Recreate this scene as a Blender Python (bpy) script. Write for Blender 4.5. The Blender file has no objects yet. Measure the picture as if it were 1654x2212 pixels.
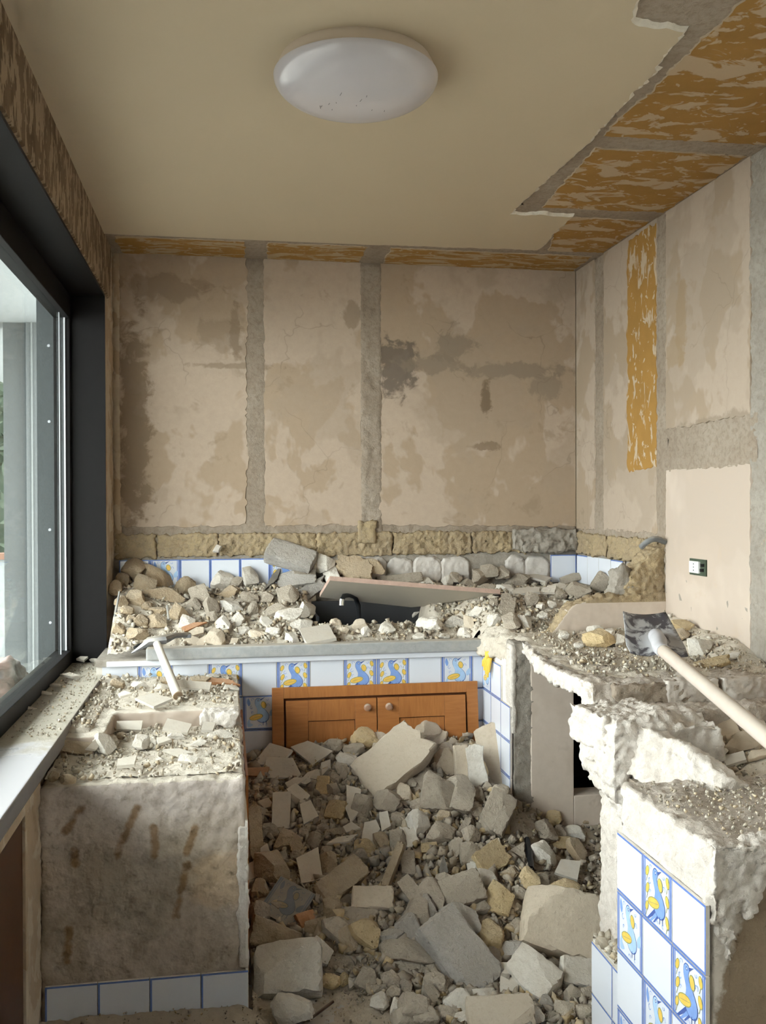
import bpy, bmesh, math, random
import numpy as np
from mathutils import Vector, Matrix, Quaternion

# ------------------------------------------------------------------ camera, world, light, exposure
SC = bpy.context.scene
COL = SC.collection
YAW, PITCH, ROLL, FPX, CAMH = 0.1678, 0.0083, -0.0031, 2023.4, 1.5633

def cam_basis():
    ca, sa = math.cos(YAW), math.sin(YAW)
    r = np.array([ca, -sa, 0]); fw = np.array([sa, ca, 0]); u = np.array([0, 0, 1.0])
    cp, sp = math.cos(PITCH), math.sin(PITCH)
    f2 = fw*cp - u*sp; u2 = u*cp + fw*sp
    cr, sr = math.cos(ROLL), math.sin(ROLL)
    return r*cr + u2*sr, u2*cr - r*sr, f2
CR, CU, CF = cam_basis()
CAM = np.array([0, 0, CAMH])
cd = bpy.data.cameras.new('camera'); camo = bpy.data.objects.new('camera', cd); COL.objects.link(camo)
cd.sensor_fit = 'VERTICAL'; cd.sensor_height = 24.0; cd.sensor_width = 24.0*1654/2212
cd.lens = FPX/2212*24.0; cd.clip_start = 0.02; cd.clip_end = 200
camo.matrix_world = Matrix(((CR[0], CU[0], -CF[0], CAM[0]), (CR[1], CU[1], -CF[1], CAM[1]), (CR[2], CU[2], -CF[2], CAM[2]), (0, 0, 0, 1)))
SC.camera = camo

WIN_Y0, WIN_Y1, WIN_Z0, WIN_Z1 = 0.70, 4.53, 0.83, 2.535
YREAR = -1.5
w = bpy.data.worlds.new('overcast'); SC.world = w; w.use_nodes = True
bgn = w.node_tree.nodes['Background']; bgn.inputs[0].default_value = (1.0, 0.972, 0.965, 1); bgn.inputs[1].default_value = 11.0
vs = SC.view_settings
vs.view_transform = 'Standard'; vs.look = 'None'; vs.gamma = 1.0; vs.use_curve_mapping = False
vs.exposure = 0.26
SC.cycles.use_denoising = True
SC.cycles.max_bounces = 6; SC.cycles.diffuse_bounces = 4; SC.cycles.glossy_bounces = 2; SC.cycles.transparent_max_bounces = 8
SC.cycles.use_adaptive_sampling = True; SC.cycles.adaptive_threshold = 0.12; SC.cycles.adaptive_min_samples = 16
SC.cycles.sample_clamp_indirect = 6.0

# ------------------------------------------------------------------ dimensions
XL, XR, YB, YC, YF, ZC = -0.549, 1.887, 4.848, 4.192, 2.868, 2.8235
T = 0.15
RNG = np.random.default_rng(7)

# ------------------------------------------------------------------ numpy noise
def _hash(ix, iy, iz):
    h = (ix.astype(np.int64)*374761393 + iy.astype(np.int64)*668265263 + iz.astype(np.int64)*1274126177) & 0xffffffff
    h = ((h ^ (h >> 13))*1274126177) & 0xffffffff
    h = (h ^ (h >> 16)) & 0xffff
    return h/32767.5 - 1.0
def vnoise(p):
    p = np.asarray(p, float); i = np.floor(p); f = p - i; f = f*f*(3-2*f)
    x, y, z = i[:, 0], i[:, 1], i[:, 2]
    def c(a, b, d): return _hash(x+a, y+b, z+d)
    fx, fy, fz = f[:, 0], f[:, 1], f[:, 2]
    a = c(0,0,0)*(1-fx)+c(1,0,0)*fx; b = c(0,1,0)*(1-fx)+c(1,1,0)*fx
    d = c(0,0,1)*(1-fx)+c(1,0,1)*fx; e = c(0,1,1)*(1-fx)+c(1,1,1)*fx
    return (a*(1-fy)+b*fy)*(1-fz) + (d*(1-fy)+e*fy)*fz
def fbm(p, oct=4, seed=0):
    p = np.asarray(p, float) + seed*17.31; s = 0; a = 1.0; n = 0
    for k in range(oct):
        s = s + a*vnoise(p); n += a; p = p*2.03 + 5.7; a *= 0.52
    return s/n
def fbm2(x, y, oct=4, seed=0):
    x = np.asarray(x, float); y = np.asarray(y, float)
    sh = np.broadcast(x, y).shape
    x, y = np.broadcast_to(x, sh).ravel(), np.broadcast_to(y, sh).ravel()
    return fbm(np.stack([x, y, np.full_like(x, 0.37)], 1), oct, seed).reshape(sh)
def sstep(a, b, x):
    t = np.clip((np.asarray(x, float)-a)/(b-a), 0, 1); return t*t*(3-2*t)

# ------------------------------------------------------------------ materials
class G:
    def __init__(s, name):
        s.m = bpy.data.materials.new(name); s.m.use_nodes = True
        s.t = s.m.node_tree; s.b = s.t.nodes['Principled BSDF']
        s.geo = s.t.nodes.new('ShaderNodeNewGeometry'); s.pos = s.geo.outputs['Position']
    def new(s, t): return s.t.nodes.new(t)
    def put(s, inp, v):
        if isinstance(v, (int, float)): inp.default_value = v
        elif isinstance(v, (tuple, list)):
            inp.default_value = tuple(v) + ((1,) if len(v) == 3 and len(inp.default_value) == 4 else ())
        else: s.t.links.new(v, inp)
    def noise(s, scale, detail=4, rough=0.55, dist=0.0, vec=None, stretch=None, off=0.0):
        v = vec or s.pos
        if stretch or off:
            mp = s.new('ShaderNodeMapping'); s.put(mp.inputs[0], v)
            mp.inputs['Scale'].default_value = stretch or (1, 1, 1); mp.inputs['Location'].default_value = (off, off*1.7, off*0.6); v = mp.outputs[0]
        n = s.new('ShaderNodeTexNoise'); s.put(n.inputs['Vector'], v)
        n.inputs['Scale'].default_value = scale; n.inputs['Detail'].default_value = min(detail, 4)
        n.inputs['Roughness'].default_value = rough; n.inputs['Distortion'].default_value = dist
        return n.outputs['Fac']
    def voro(s, scale, feat='F1', vec=None, out='Distance'):
        n = s.new('ShaderNodeTexVoronoi'); n.feature = feat; s.put(n.inputs['Vector'], vec or s.pos); n.inputs['Scale'].default_value = scale
        return n.outputs[out]
    def ramp(s, f, *st):
        n = s.new('ShaderNodeValToRGB'); s.put(n.inputs[0], f); e = n.color_ramp.elements
        while len(e) < len(st): e.new(0.5)
        for k, (p, c) in enumerate(st):
            e[k].position = p; e[k].color = (c, c, c, 1) if isinstance(c, (int, float)) else tuple(c)+(1,)
        return n.outputs[0]
    def mix(s, f, a, b, mode='MIX'):
        n = s.new('ShaderNodeMix'); n.data_type = 'RGBA'; n.blend_type = mode
        s.put(n.inputs[0], f)
        for i, v in ((6, a), (7, b)):
            s.put(n.inputs[i], tuple(v)+(1,) if isinstance(v, (tuple, list)) else v)
        return n.outputs[2]
    def math(s, op, a, b=0.0, clamp=False):
        n = s.new('ShaderNodeMath'); n.operation = op; n.use_clamp = clamp; s.put(n.inputs[0], a); s.put(n.inputs[1], b); return n.outputs[0]
    def sub(s, a, b):
        n = s.new('ShaderNodeVectorMath'); n.operation = 'SUBTRACT'; s.put(n.inputs[0], a); s.put(n.inputs[1], b); return n.outputs[0]
    def blob(s, c, r, soft=0.30, wob=1.25, scale=11):
        """mask 1 inside a noisy ellipsoid at c with radii r"""
        n = s.new('ShaderNodeVectorMath'); n.operation = 'DIVIDE'; s.put(n.inputs[0], s.sub(s.pos, c)); s.put(n.inputs[1], r)
        l = s.new('ShaderNodeVectorMath'); l.operation = 'LENGTH'; s.put(l.inputs[0], n.outputs[0])
        if not hasattr(s, 'nc'): s.nc = {}
        if scale not in s.nc: s.nc[scale] = s.math('SUBTRACT', s.noise(scale, 7, 0.65, 0.4), 0.5)
        d = s.math('ADD', l.outputs['Value'], s.math('MULTIPLY', s.nc[scale], wob*2))
        return s.ramp(d, (max(0.0, 1-soft), 1.0), (1.0, 0.0))
    def stroke(s, p0, p1, r, wob=0.7, scale=24, soft=0.5):
        d = [b-a for a, b in zip(p0, p1)]; L2 = sum(x*x for x in d)
        v = s.sub(s.pos, tuple(p0)); dt = s.new('ShaderNodeVectorMath'); dt.operation = 'DOT_PRODUCT'; s.put(dt.inputs[0], v); s.put(dt.inputs[1], tuple(d))
        t = s.math('DIVIDE', dt.outputs['Value'], L2, True)
        sc = s.new('ShaderNodeVectorMath'); sc.operation = 'SCALE'; s.put(sc.inputs[0], tuple(d)); s.put(sc.inputs['Scale'], t)
        l = s.new('ShaderNodeVectorMath'); l.operation = 'LENGTH'; s.put(l.inputs[0], s.sub(v, sc.outputs[0]))
        if not hasattr(s, 'nc'): s.nc = {}
        if scale not in s.nc: s.nc[scale] = s.math('SUBTRACT', s.noise(scale, 7, 0.65, 0.4), 0.5)
        q = s.math('ADD', s.math('DIVIDE', l.outputs['Value'], r), s.math('MULTIPLY', s.nc[scale], wob*2))
        return s.ramp(q, (max(0.0, 1-soft), 1.0), (1.0, 0.0))
    def xyz(s):
        n = s.new('ShaderNodeSeparateXYZ'); s.put(n.inputs[0], s.pos); return n.outputs
    def rnd(s): return s.new('ShaderNodeObjectInfo').outputs['Random']
    def attr(s, name):
        n = s.new('ShaderNodeAttribute'); n.attribute_name = name; return n.outputs['Color']
    def bump(s, h, strength=0.4, dist=0.01):
        n = s.new('ShaderNodeBump'); n.inputs['Strength'].default_value = strength; n.inputs['Distance'].default_value = dist
        s.put(n.inputs['Height'], h)
        if s.b.inputs['Normal'].is_linked: s.put(n.inputs['Normal'], s.b.inputs['Normal'].links[0].from_socket)
        s.put(s.b.inputs['Normal'], n.outputs[0])
    def fin(s, col, rough=0.9, spec=0.2, metal=0.0):
        s.put(s.b.inputs['Base Color'], tuple(col)+(1,) if isinstance(col, (tuple, list)) else col)
        s.put(s.b.inputs['Roughness'], rough); s.b.inputs['Specular IOR Level'].default_value = spec; s.b.inputs['Metallic'].default_value = metal
        return s.m
M = {}
def plain(name, col, rough=0.6, spec=0.4, metal=0.0, var=0.0, scale=30, bump=0.0, dusty=0.0):
    g = G(name); c = tuple(col)
    if var:
        n = g.noise(scale, 5)
        c = g.mix(n, tuple(x*(1-var) for x in col), tuple(min(1, x*(1+var)) for x in col))
    if dusty:
        nz = g.new('ShaderNodeSeparateXYZ'); g.put(nz.inputs[0], g.geo.outputs['Normal'])
        k = g.math('ADD', g.math('MULTIPLY', nz.outputs[2], 0.55), g.math('MULTIPLY', g.noise(14, 5), 0.9))
        c = g.mix(g.ramp(k, (0.62-0.2*dusty, 0.0), (1.05, min(1.0, dusty))), c, (0.62, 0.56, 0.47))
    if bump: g.bump(g.noise(scale*2, 6, 0.65), bump)
    M[name] = g.fin(c, rough, spec, metal)

def wall_plaster(name, hi, lo, stain, stains=(), bump=0.25, patch=3.2, crack=0.0):
    """flat old plaster: two tones in big ragged patches, fine mottling, brown stains with shapes of their own"""
    g = G(name)
    a = g.ramp(g.noise(patch, 6, 0.55, 0.25, stretch=(1, 1, 0.75)), (0.47, 0.0), (0.50, 1.0))
    b = g.ramp(g.noise(patch*0.8, 6, 0.58, 0.2, off=4.2), (0.53, 0.0), (0.57, 1.0))
    c = g.mix(a, lo, hi)
    c = g.mix(g.math('MULTIPLY', b, 0.5), c, tuple(0.5*(x+y)*0.86 for x, y in zip(hi, lo)))
    c = g.mix(g.math('MULTIPLY', g.ramp(g.noise(26, 6, 0.7), (0.3, 0.0), (0.75, 1.0)), 0.22), c, stain)
    c = g.mix(g.math('MULTIPLY', g.ramp(g.noise(5.5, 7, 0.7, 0.3, off=9.0), (0.60, 0.0), (0.68, 1.0)), 0.45), c, stain)
    dv = g.new('ShaderNodeVectorMath'); dv.operation = 'ADD'; nz_ = g.new('ShaderNodeTexNoise'); g.put(nz_.inputs['Vector'], g.pos); nz_.inputs['Scale'].default_value = 6; nz_.inputs['Detail'].default_value = 3
    g.put(dv.inputs[0], g.pos); sc_n = g.new('ShaderNodeVectorMath'); sc_n.operation = 'SCALE'; g.put(sc_n.inputs[0], nz_.outputs['Color']); sc_n.inputs['Scale'].default_value = 0.22; g.put(dv.inputs[1], sc_n.outputs[0])
    ck = g.ramp(g.voro(1.9, 'DISTANCE_TO_EDGE', dv.outputs[0]), (0.0, 1.0), (0.006, 0.0))
    c = g.mix(g.math('MULTIPLY', ck, g.ramp(g.noise(2.3, 2, off=7.0), (0.50, 0.0), (0.56, crack))), c, tuple(x*0.35 for x in stain))
    for (ctr, rad, colr, k) in stains:
        c = g.mix(g.math('MULTIPLY', g.blob(ctr, rad), k), c, colr)
    g.bump(g.noise(60, 6, 0.7), bump*0.6, 0.004); g.bump(a, bump, 0.003)
    M[name] = g.fin(c, 0.93, 0.12)

BR = (0.20, 0.145, 0.095); GY = (0.25, 0.20, 0.15)
wall_plaster('plaster_back', (0.475, 0.38, 0.30), (0.405, 0.31, 0.225), (0.27, 0.20, 0.135), (
    ((-0.44, YB, 1.95), (0.09, 0.3, 0.62), BR, 0.75), ((0.0, YB, 2.42), (0.16, 0.3, 0.10), BR, 0.35), ((-0.30, YB, 2.66), (0.30, 0.3, 0.07), BR, 0.45),
    ((0.90, YB, 2.30), (0.12, 0.3, 0.16), (0.13, 0.105, 0.085), 0.8), ((1.10, YB, 2.30), (0.22, 0.3, 0.05), GY, 0.7), ((1.20, YB, 2.40), (0.12, 0.3, 0.10), GY, 0.75),
    ((1.55, YB, 2.28), (0.34, 0.3, 0.05), GY, 0.7), ((1.72, YB, 2.2), (0.10, 0.3, 0.10), GY, 0.6), ((1.385, YB, 2.13), (0.035, 0.3, 0.10), BR, 0.9),
    ((1.38, YB, 1.87), (0.08, 0.3, 0.03), BR, 0.7), ((0.66, YB, 2.55), (0.05, 0.3, 0.10), BR, 0.5), ((0.05, YB, 2.27), (0.25, 0.3, 0.02), BR, 0.5), ((0.06, YB, 2.45), (0.03, 0.3, 0.18), BR, 0.5)), crack=0.30)
wall_plaster('plaster_right', (0.44, 0.36, 0.29), (0.37, 0.29, 0.215), (0.33, 0.25, 0.18), (
    ((XR, 3.66, 2.35), (0.3, 0.05, 0.2), (0.33, 0.24, 0.15), 0.7), ((XR, 3.72, 2.2), (0.3, 0.10, 0.06), (0.33, 0.24, 0.15), 0.6), ((XR, 3.4, 1.86), (0.3, 0.4, 0.05), GY, 0.6)), crack=0.25)
wall_plaster('plaster_smooth', (0.54, 0.455, 0.385), (0.50, 0.415, 0.345), (0.50, 0.40, 0.31), bump=0.06, patch=1.5)
wall_plaster('plaster_pier', (0.66, 0.57, 0.49), (0.61, 0.52, 0.44), (0.42, 0.34, 0.27), bump=0.08, patch=2)
wall_plaster('plaster_side', (0.52, 0.44, 0.34), (0.44, 0.34, 0.24), (0.24, 0.17, 0.10), bump=0.5, patch=7)
wall_plaster('plaster_brown', (0.30, 0.235, 0.17), (0.25, 0.19, 0.13), (0.19, 0.14, 0.095), bump=0.1, patch=2)

def rough_mat(name, c1, c2, c3, s1=7, s2=45, bump=0.7, dust=None):
    g = G(name)
    c = g.mix(g.ramp(g.noise(s1, 6, 0.6), (0.35, 0.0), (0.65, 1.0)), c1, c2)
    c = g.mix(g.math('MULTIPLY', g.ramp(g.noise(s2, 5, 0.7), (0.45, 0.0), (0.7, 1.0)), 0.6), c, c3)
    if dust:
        nz = g.new('ShaderNodeSeparateXYZ'); g.put(nz.inputs[0], g.geo.outputs['Normal'])
        k = g.math('ADD', g.math('MULTIPLY', nz.outputs[2], 0.6), g.math('MULTIPLY', g.noise(22, 5), 0.7))
        c = g.mix(g.ramp(k, (0.5, 0.0), (1.0, 0.8)), c, dust)
    g.bump(g.noise(s2*1.6, 7, 0.72), bump, 0.006)
    g.bump(g.noise(260, 4, 0.7), bump*0.5, 0.002)
    M[name] = g.fin(c, 0.95, 0.1)
rough_mat('mortar', (0.37, 0.31, 0.25), (0.30, 0.24, 0.185), (0.20, 0.155, 0.11), s1=5)
rough_mat('mortar_grey', (0.37, 0.335, 0.29), (0.31, 0.275, 0.235), (0.22, 0.19, 0.16))
rough_mat('tuff_wall', (0.44, 0.34, 0.205), (0.37, 0.285, 0.185), (0.31, 0.255, 0.19), s1=5, s2=60, bump=1.0)
rough_mat('white_rubble_wall', (0.68, 0.63, 0.575), (0.585, 0.53, 0.475), (0.46, 0.40, 0.345), s1=9, bump=0.9)
rough_mat('rough_top', (0.58, 0.52, 0.46), (0.50, 0.44, 0.38), (0.36, 0.305, 0.25), s1=11, s2=60, bump=0.9)
rough_mat('dust_bed', (0.37, 0.305, 0.23), (0.31, 0.25, 0.185), (0.23, 0.18, 0.13), bump=0.8, dust=(0.48, 0.415, 0.33))
rough_mat('dust_pale', (0.62, 0.55, 0.46), (0.54, 0.475, 0.39), (0.42, 0.36, 0.285), bump=0.8, dust=(0.70, 0.64, 0.55))

def front_plaster():
    g = G('plaster_counter_front')
    c = g.mix(g.ramp(g.noise(4.5, 7, 0.65, 0.8), (0.42, 0.0), (0.58, 1.0)), (0.40, 0.335, 0.265), (0.52, 0.445, 0.375))
    z = g.xyz()[2]
    top = g.ramp(g.math('ADD', z, g.math('MULTIPLY', g.noise(7, 5), 0.25)), (0.66, 0.0), (0.80, 1.0))
    c = g.mix(g.math('MULTIPLY', top, 0.75), c, (0.56, 0.495, 0.455))
    c = g.mix(g.math('MULTIPLY', g.blob((-0.02, YF, 0.42), (0.13, 0.3, 0.10), wob=0.5), 0.6), c, (0.52, 0.38, 0.24))
    c = g.mix(g.math('MULTIPLY', g.blob((-0.25, YF, 0.40), (0.16, 0.3, 0.13), wob=0.7), 0.5), c, (0.38, 0.335, 0.27))
    c = g.mix(g.math('MULTIPLY', g.ramp(g.noise(30, 6, 0.7), (0.5, 0.0), (0.68, 1.0)), 0.5), c, (0.27, 0.215, 0.155))
    OR = (0.24, 0.135, 0.05)
    for (u, v, du, dv, ln) in ((158,1772,34,-48,0), (274,1798,44,-100,0), (333,1818,-4,-60,0), (412,1815,16,-52,0), (392,1925,26,-110,0), (145,2045,4,-66,0), (160,1855,-2,-30,0)):
        p0, p1 = hitp(u-du*.5, v-dv*.5, 1, YF), hitp(u+du*.5, v+dv*.5, 1, YF)
        c = g.mix(g.math('MULTIPLY', g.stroke([float(x) for x in p0], [float(x) for x in p1], 0.017), 0.72), c, OR)
    g.bump(g.noise(8, 8, 0.7), 0.6, 0.022); g.bump(g.noise(90, 6, 0.7), 0.5, 0.004)
    M['plaster_counter_front'] = g.fin(c, 0.95, 0.1)

def ray(u, v): return CF + CR*(u-827)/FPX + CU*(1106-v)/FPX
def hitp(u, v, ax, val):
    d = ray(u, v); t = (val-CAM[ax])/d[ax]; return CAM + d*t
front_plaster()

def streak(name, base, pale, stretch, thr, sc=5.0, dark=None):
    g = G(name)
    m = g.ramp(g.noise(sc, 7, 0.60, 0.8 if 'left' not in name else 0.15, stretch=stretch), (thr, 0.0), (thr+0.035, 1.0))
    b = g.mix(g.noise(9, 5), tuple(x*0.8 for x in base), tuple(x*1.15 for x in base))
    if dark: b = g.mix(g.ramp(g.noise(4, 5, 0.6, 0.6, stretch=stretch, off=3), (0.5, 0.0), (0.6, 1.0)), b, dark)
    dots = g.ramp(g.noise(26, 3, 0.5, 0.3), (0.63, 0.0), (0.66, 1.0))
    c = g.mix(g.math('MAXIMUM', m, dots), b, pale)
    g.bump(m, 0.5, 0.003); g.bump(g.noise(80, 5), 0.25, 0.003)
    M[name] = g.fin(c, 0.85, 0.2)
streak('adhesive_ceiling', (0.335, 0.185, 0.052), (0.45, 0.34, 0.225), (1.0, 1.9, 1), 0.515, 6.0)
streak('adhesive_back', (0.33, 0.18, 0.05), (0.42, 0.32, 0.20), (1.2, 4.5, 1), 0.515)
streak('adhesive_wall', (0.36, 0.20, 0.055), (0.50, 0.40, 0.29), (1, 3.0, 1.1), 0.575, 7.0)
streak('streaked_left', (0.17, 0.115, 0.068), (0.31, 0.235, 0.16), (1, 1.7, 0.75), 0.50, 11.0, (0.115, 0.075, 0.042))

g = G('ceiling_paint')
g.bump(g.noise(120, 4), 0.05, 0.002)
M['ceiling_paint'] = g.fin(g.mix(g.noise(1.5, 4), (0.50, 0.415, 0.295), (0.54, 0.45, 0.325)), 0.75, 0.25)
plain('patch_edge', (0.42, 0.335, 0.245), 0.95, 0.1, var=0.15, bump=0.5)
plain('break_edge', (0.74, 0.69, 0.60), 0.95, 0.1, var=0.15, bump=0.6)
plain('tile_white', (0.70, 0.73, 0.80), 0.16, 0.5, var=0.03, scale=12)
plain('tile_body', (0.70, 0.66, 0.60), 0.9, 0.1, var=0.08, bump=0.3)
plain('tile_blue', (0.13, 0.21, 0.52), 0.22, 0.5, var=0.25, scale=60)
plain('bird_blue', (0.22, 0.36, 0.72), 0.22, 0.5, var=0.2, scale=50)
plain('bird_pale', (0.40, 0.58, 0.82), 0.22, 0.5, var=0.2, scale=50)
plain('bird_dark', (0.07, 0.12, 0.36), 0.22, 0.5, var=0.2, scale=60)
plain('bird_yellow', (0.80, 0.52, 0.11), 0.22, 0.5, var=0.25, scale=70)
plain('bird_olive', (0.33, 0.34, 0.14), 0.25, 0.5, var=0.25, scale=70)
plain('trim_white', (0.68, 0.70, 0.76), 0.4, 0.4, dusty=0.4)
plain('black_aluminium', (0.010, 0.009, 0.009), 0.5, 0.12, var=0.15)
plain('sill_stone', (0.20, 0.195, 0.20), 0.25, 0.5, var=0.1)
plain('gasket', (0.55, 0.57, 0.60), 0.4, 0.4)
plain('metal_bar', (0.40, 0.41, 0.41), 0.55, 0.4, metal=0.35, var=0.25, scale=40, bump=0.15, dusty=0.7)
plain('lettering_grey', (0.44, 0.44, 0.435), 0.6, 0.3, metal=0.3)
plain('recess_shade', (0.012, 0.011, 0.010), 0.9, 0.1)
plain('sink_dark', (0.03, 0.032, 0.036), 0.35, 0.5)
plain('chrome', (0.75, 0.77, 0.78), 0.15, 0.5, metal=1.0)
plain('black_plastic', (0.015, 0.016, 0.018), 0.4, 0.4)
plain('grey_plastic', (0.16, 0.165, 0.17), 0.5, 0.4, dusty=0.5)
plain('glove_yellow', (0.75, 0.50, 0.06), 0.5, 0.4, var=0.15, dusty=0.2)
plain('socket_box', (0.055, 0.075, 0.05), 0.6, 0.3, var=0.3)
plain('socket_white', (0.80, 0.80, 0.79), 0.35, 0.5)
plain('handle_wood', (0.50, 0.42, 0.365), 0.7, 0.2, var=0.07, scale=20, bump=0.1, dusty=0.5)
plain('pick_handle', (0.70, 0.655, 0.57), 0.75, 0.2, var=0.07, scale=20, bump=0.1)
plain('handle_end', (0.33, 0.24, 0.16), 0.8, 0.2, var=0.2, scale=60)
plain('pick_steel', (0.20, 0.20, 0.21), 0.5, 0.4, metal=0.6, var=0.2, dusty=0.75)
plain('door_brown', (0.075, 0.030, 0.014), 0.45, 0.4, var=0.3, scale=9, dusty=0.15)
plain('board_beige', (0.50, 0.455, 0.385), 0.7, 0.2, var=0.08, scale=8)
plain('board_edge', (0.48, 0.34, 0.28), 0.9, 0.1, var=0.2, bump=0.4)
plain('terrace', (0.22, 0.21, 0.195), 0.85, 0.2, var=0.1)
plain('outside_grey', (0.085, 0.094, 0.096), 0.8, 0.2, var=0.06, scale=4)
plain('outside_pale', (0.125, 0.137, 0.14), 0.8, 0.2)
plain('outside_white', (0.20, 0.215, 0.215), 0.8, 0.2)
plain('outside_terracotta', (0.15, 0.085, 0.06), 0.8, 0.2)
plain('leaf', (0.035, 0.05, 0.032), 0.6, 0.3, var=0.5, scale=8)
plain('leaf_dark', (0.03, 0.045, 0.03), 0.7, 0.2)
plain('bag', (0.22, 0.14, 0.115), 0.35, 0.5, var=0.3, scale=14)
plain('plate', (0.55, 0.58, 0.58), 0.3, 0.5)
plain('wall_room', (0.82, 0.78, 0.72), 0.9, 0.1)

g = G('sill_top')
z = g.xyz()
d = g.ramp(g.math('ADD', g.math('MULTIPLY', z[1], 0.5), g.math('MULTIPLY', g.noise(6, 6, 0.65), 0.35)), (0.5, 0.0), (1.0, 1.0))
d = g.ramp(g.math('ADD', z[1], g.math('MULTIPLY', g.noise(7, 6, 0.65), 0.7)), (0.0, 0.0), (1.0, 1.0))
dn = g.math('MULTIPLY', g.math('SUBTRACT', g.math('ADD', z[1], g.math('MULTIPLY', g.noise(7, 6, 0.65), 0.6)), 3.2), 6.0, True)
col = g.mix(dn, (0.66, 0.65, 0.68), g.mix(g.noise(35, 6, 0.7), (0.33, 0.295, 0.235), (0.56, 0.52, 0.435)))  # pale lilac near end paints in the sky's reflection; far end is dust
g.bump(g.math('MULTIPLY', dn, g.noise(120, 5, 0.7)), 0.4, 0.004)
M['sill_top'] = g.fin(col, g.math('ADD', 0.22, g.math('MULTIPLY', dn, 0.7)), 0.5)

g = G('cherry_wood')
gr = g.noise(9, 6, 0.6, 0.6, stretch=(1.0, 1.0, 9.0))
c = g.mix(g.ramp(gr, (0.3, 0.0), (0.7, 1.0)), (0.36, 0.135, 0.035), (0.46, 0.19, 0.055))
c = g.mix(g.math('MULTIPLY', g.noise(2.2, 3), 0.5), c, (0.31, 0.11, 0.028))
M['cherry_wood'] = g.fin(c, 0.42, 0.4)
g = G('cherry_rail')
gr = g.noise(9, 6, 0.6, 0.6, stretch=(9.0, 1.0, 1.0))
M['cherry_rail'] = g.fin(g.mix(g.ramp(gr, (0.3, 0.0), (0.7, 1.0)), (0.34, 0.125, 0.032), (0.44, 0.18, 0.05)), 0.42, 0.4)
plain('wood_dark', (0.10, 0.032, 0.010), 0.6, 0.2)
plain('knob_wood', (0.34, 0.19, 0.12), 0.5, 0.4, dusty=0.6)

g = G('shovel_steel')
n = g.ramp(g.noise(16, 7, 0.68, 0.5), (0.46, 0.0), (0.56, 1.0))
M['shovel_steel'] = g.fin(g.mix(g.math('MULTIPLY', n, 0.9), (0.085, 0.08, 0.09), (0.52, 0.52, 0.53)), g.math('ADD', 0.45, g.math('MULTIPLY', n, 0.4)), 0.4, 0.25)
plain('shovel_socket', (0.50, 0.495, 0.52), 0.7, 0.3, metal=0.1, var=0.2, scale=25)

g = G('lamp_shade')
g.put(g.b.inputs['Subsurface Weight'], 0.0); g.b.inputs['Coat Weight'].default_value = 0.6; g.b.inputs['Coat Roughness'].default_value = 0.03
sp = g.ramp(g.noise(26, 2, 0.5, 0.2, stretch=(6.0, 1.2, 1)), (0.78, 0.0), (0.80, 1.0))
c = g.mix(g.noise(4, 4), (0.50, 0.475, 0.505), (0.57, 0.545, 0.57))
M['lamp_shade'] = g.fin(g.mix(g.math('MULTIPLY', sp, 0.8), c, (0.08, 0.07, 0.07)), 0.28, 0.5)
plain('lamp_base', (0.62, 0.53, 0.44), 0.5, 0.4)

def glass_mat():
    m = bpy.data.materials.new('window_glass'); m.use_nodes = True; t = m.node_tree; t.nodes.remove(t.nodes['Principled BSDF'])
    tr = t.nodes.new('ShaderNodeBsdfTransparent'); tr.inputs[0].default_value = (0.90, 0.95, 0.94, 1)
    gl = t.nodes.new('ShaderNodeBsdfGlossy'); gl.inputs['Roughness'].default_value = 0.02; gl.inputs[0].default_value = (0.9, 0.95, 0.95, 1)
    df = t.nodes.new('ShaderNodeBsdfDiffuse'); df.inputs[0].default_value = (0.55, 0.58, 0.57, 1)
    lw_ = t.nodes.new('ShaderNodeLayerWeight'); lw_.inputs[0].default_value = 0.5
    fr = t.nodes.new('ShaderNodeMath'); fr.operation = 'POWER'; fr.inputs[1].default_value = 5.0; t.links.new(lw_.outputs['Facing'], fr.inputs[0])
    fq = t.nodes.new('ShaderNodeMath'); fq.operation = 'MULTIPLY'; fq.inputs[1].default_value = 0.35; t.links.new(fr.outputs[0], fq.inputs[0]); fr = fq
    m1 = t.nodes.new('ShaderNodeMixShader'); m2 = t.nodes.new('ShaderNodeMixShader')
    L = t.links.new
    ns = t.nodes.new('ShaderNodeTexNoise'); ns.inputs['Scale'].default_value = 3.0; ns.inputs['Detail'].default_value = 6
    mr = t.nodes.new('ShaderNodeMapRange'); mr.inputs[3].default_value = 0.0; mr.inputs[4].default_value = 0.05; L(ns.outputs[0], mr.inputs[0])
    L(fr.outputs[0], m1.inputs[0]); L(tr.outputs[0], m1.inputs[1]); L(gl.outputs[0], m1.inputs[2])
    L(mr.outputs[0], m2.inputs[0]); L(m1.outputs[0], m2.inputs[1]); L(df.outputs[0], m2.inputs[2])
    L(m2.outputs[0], t.nodes['Material Output'].inputs[0]); M['window_glass'] = m
glass_mat()

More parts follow.
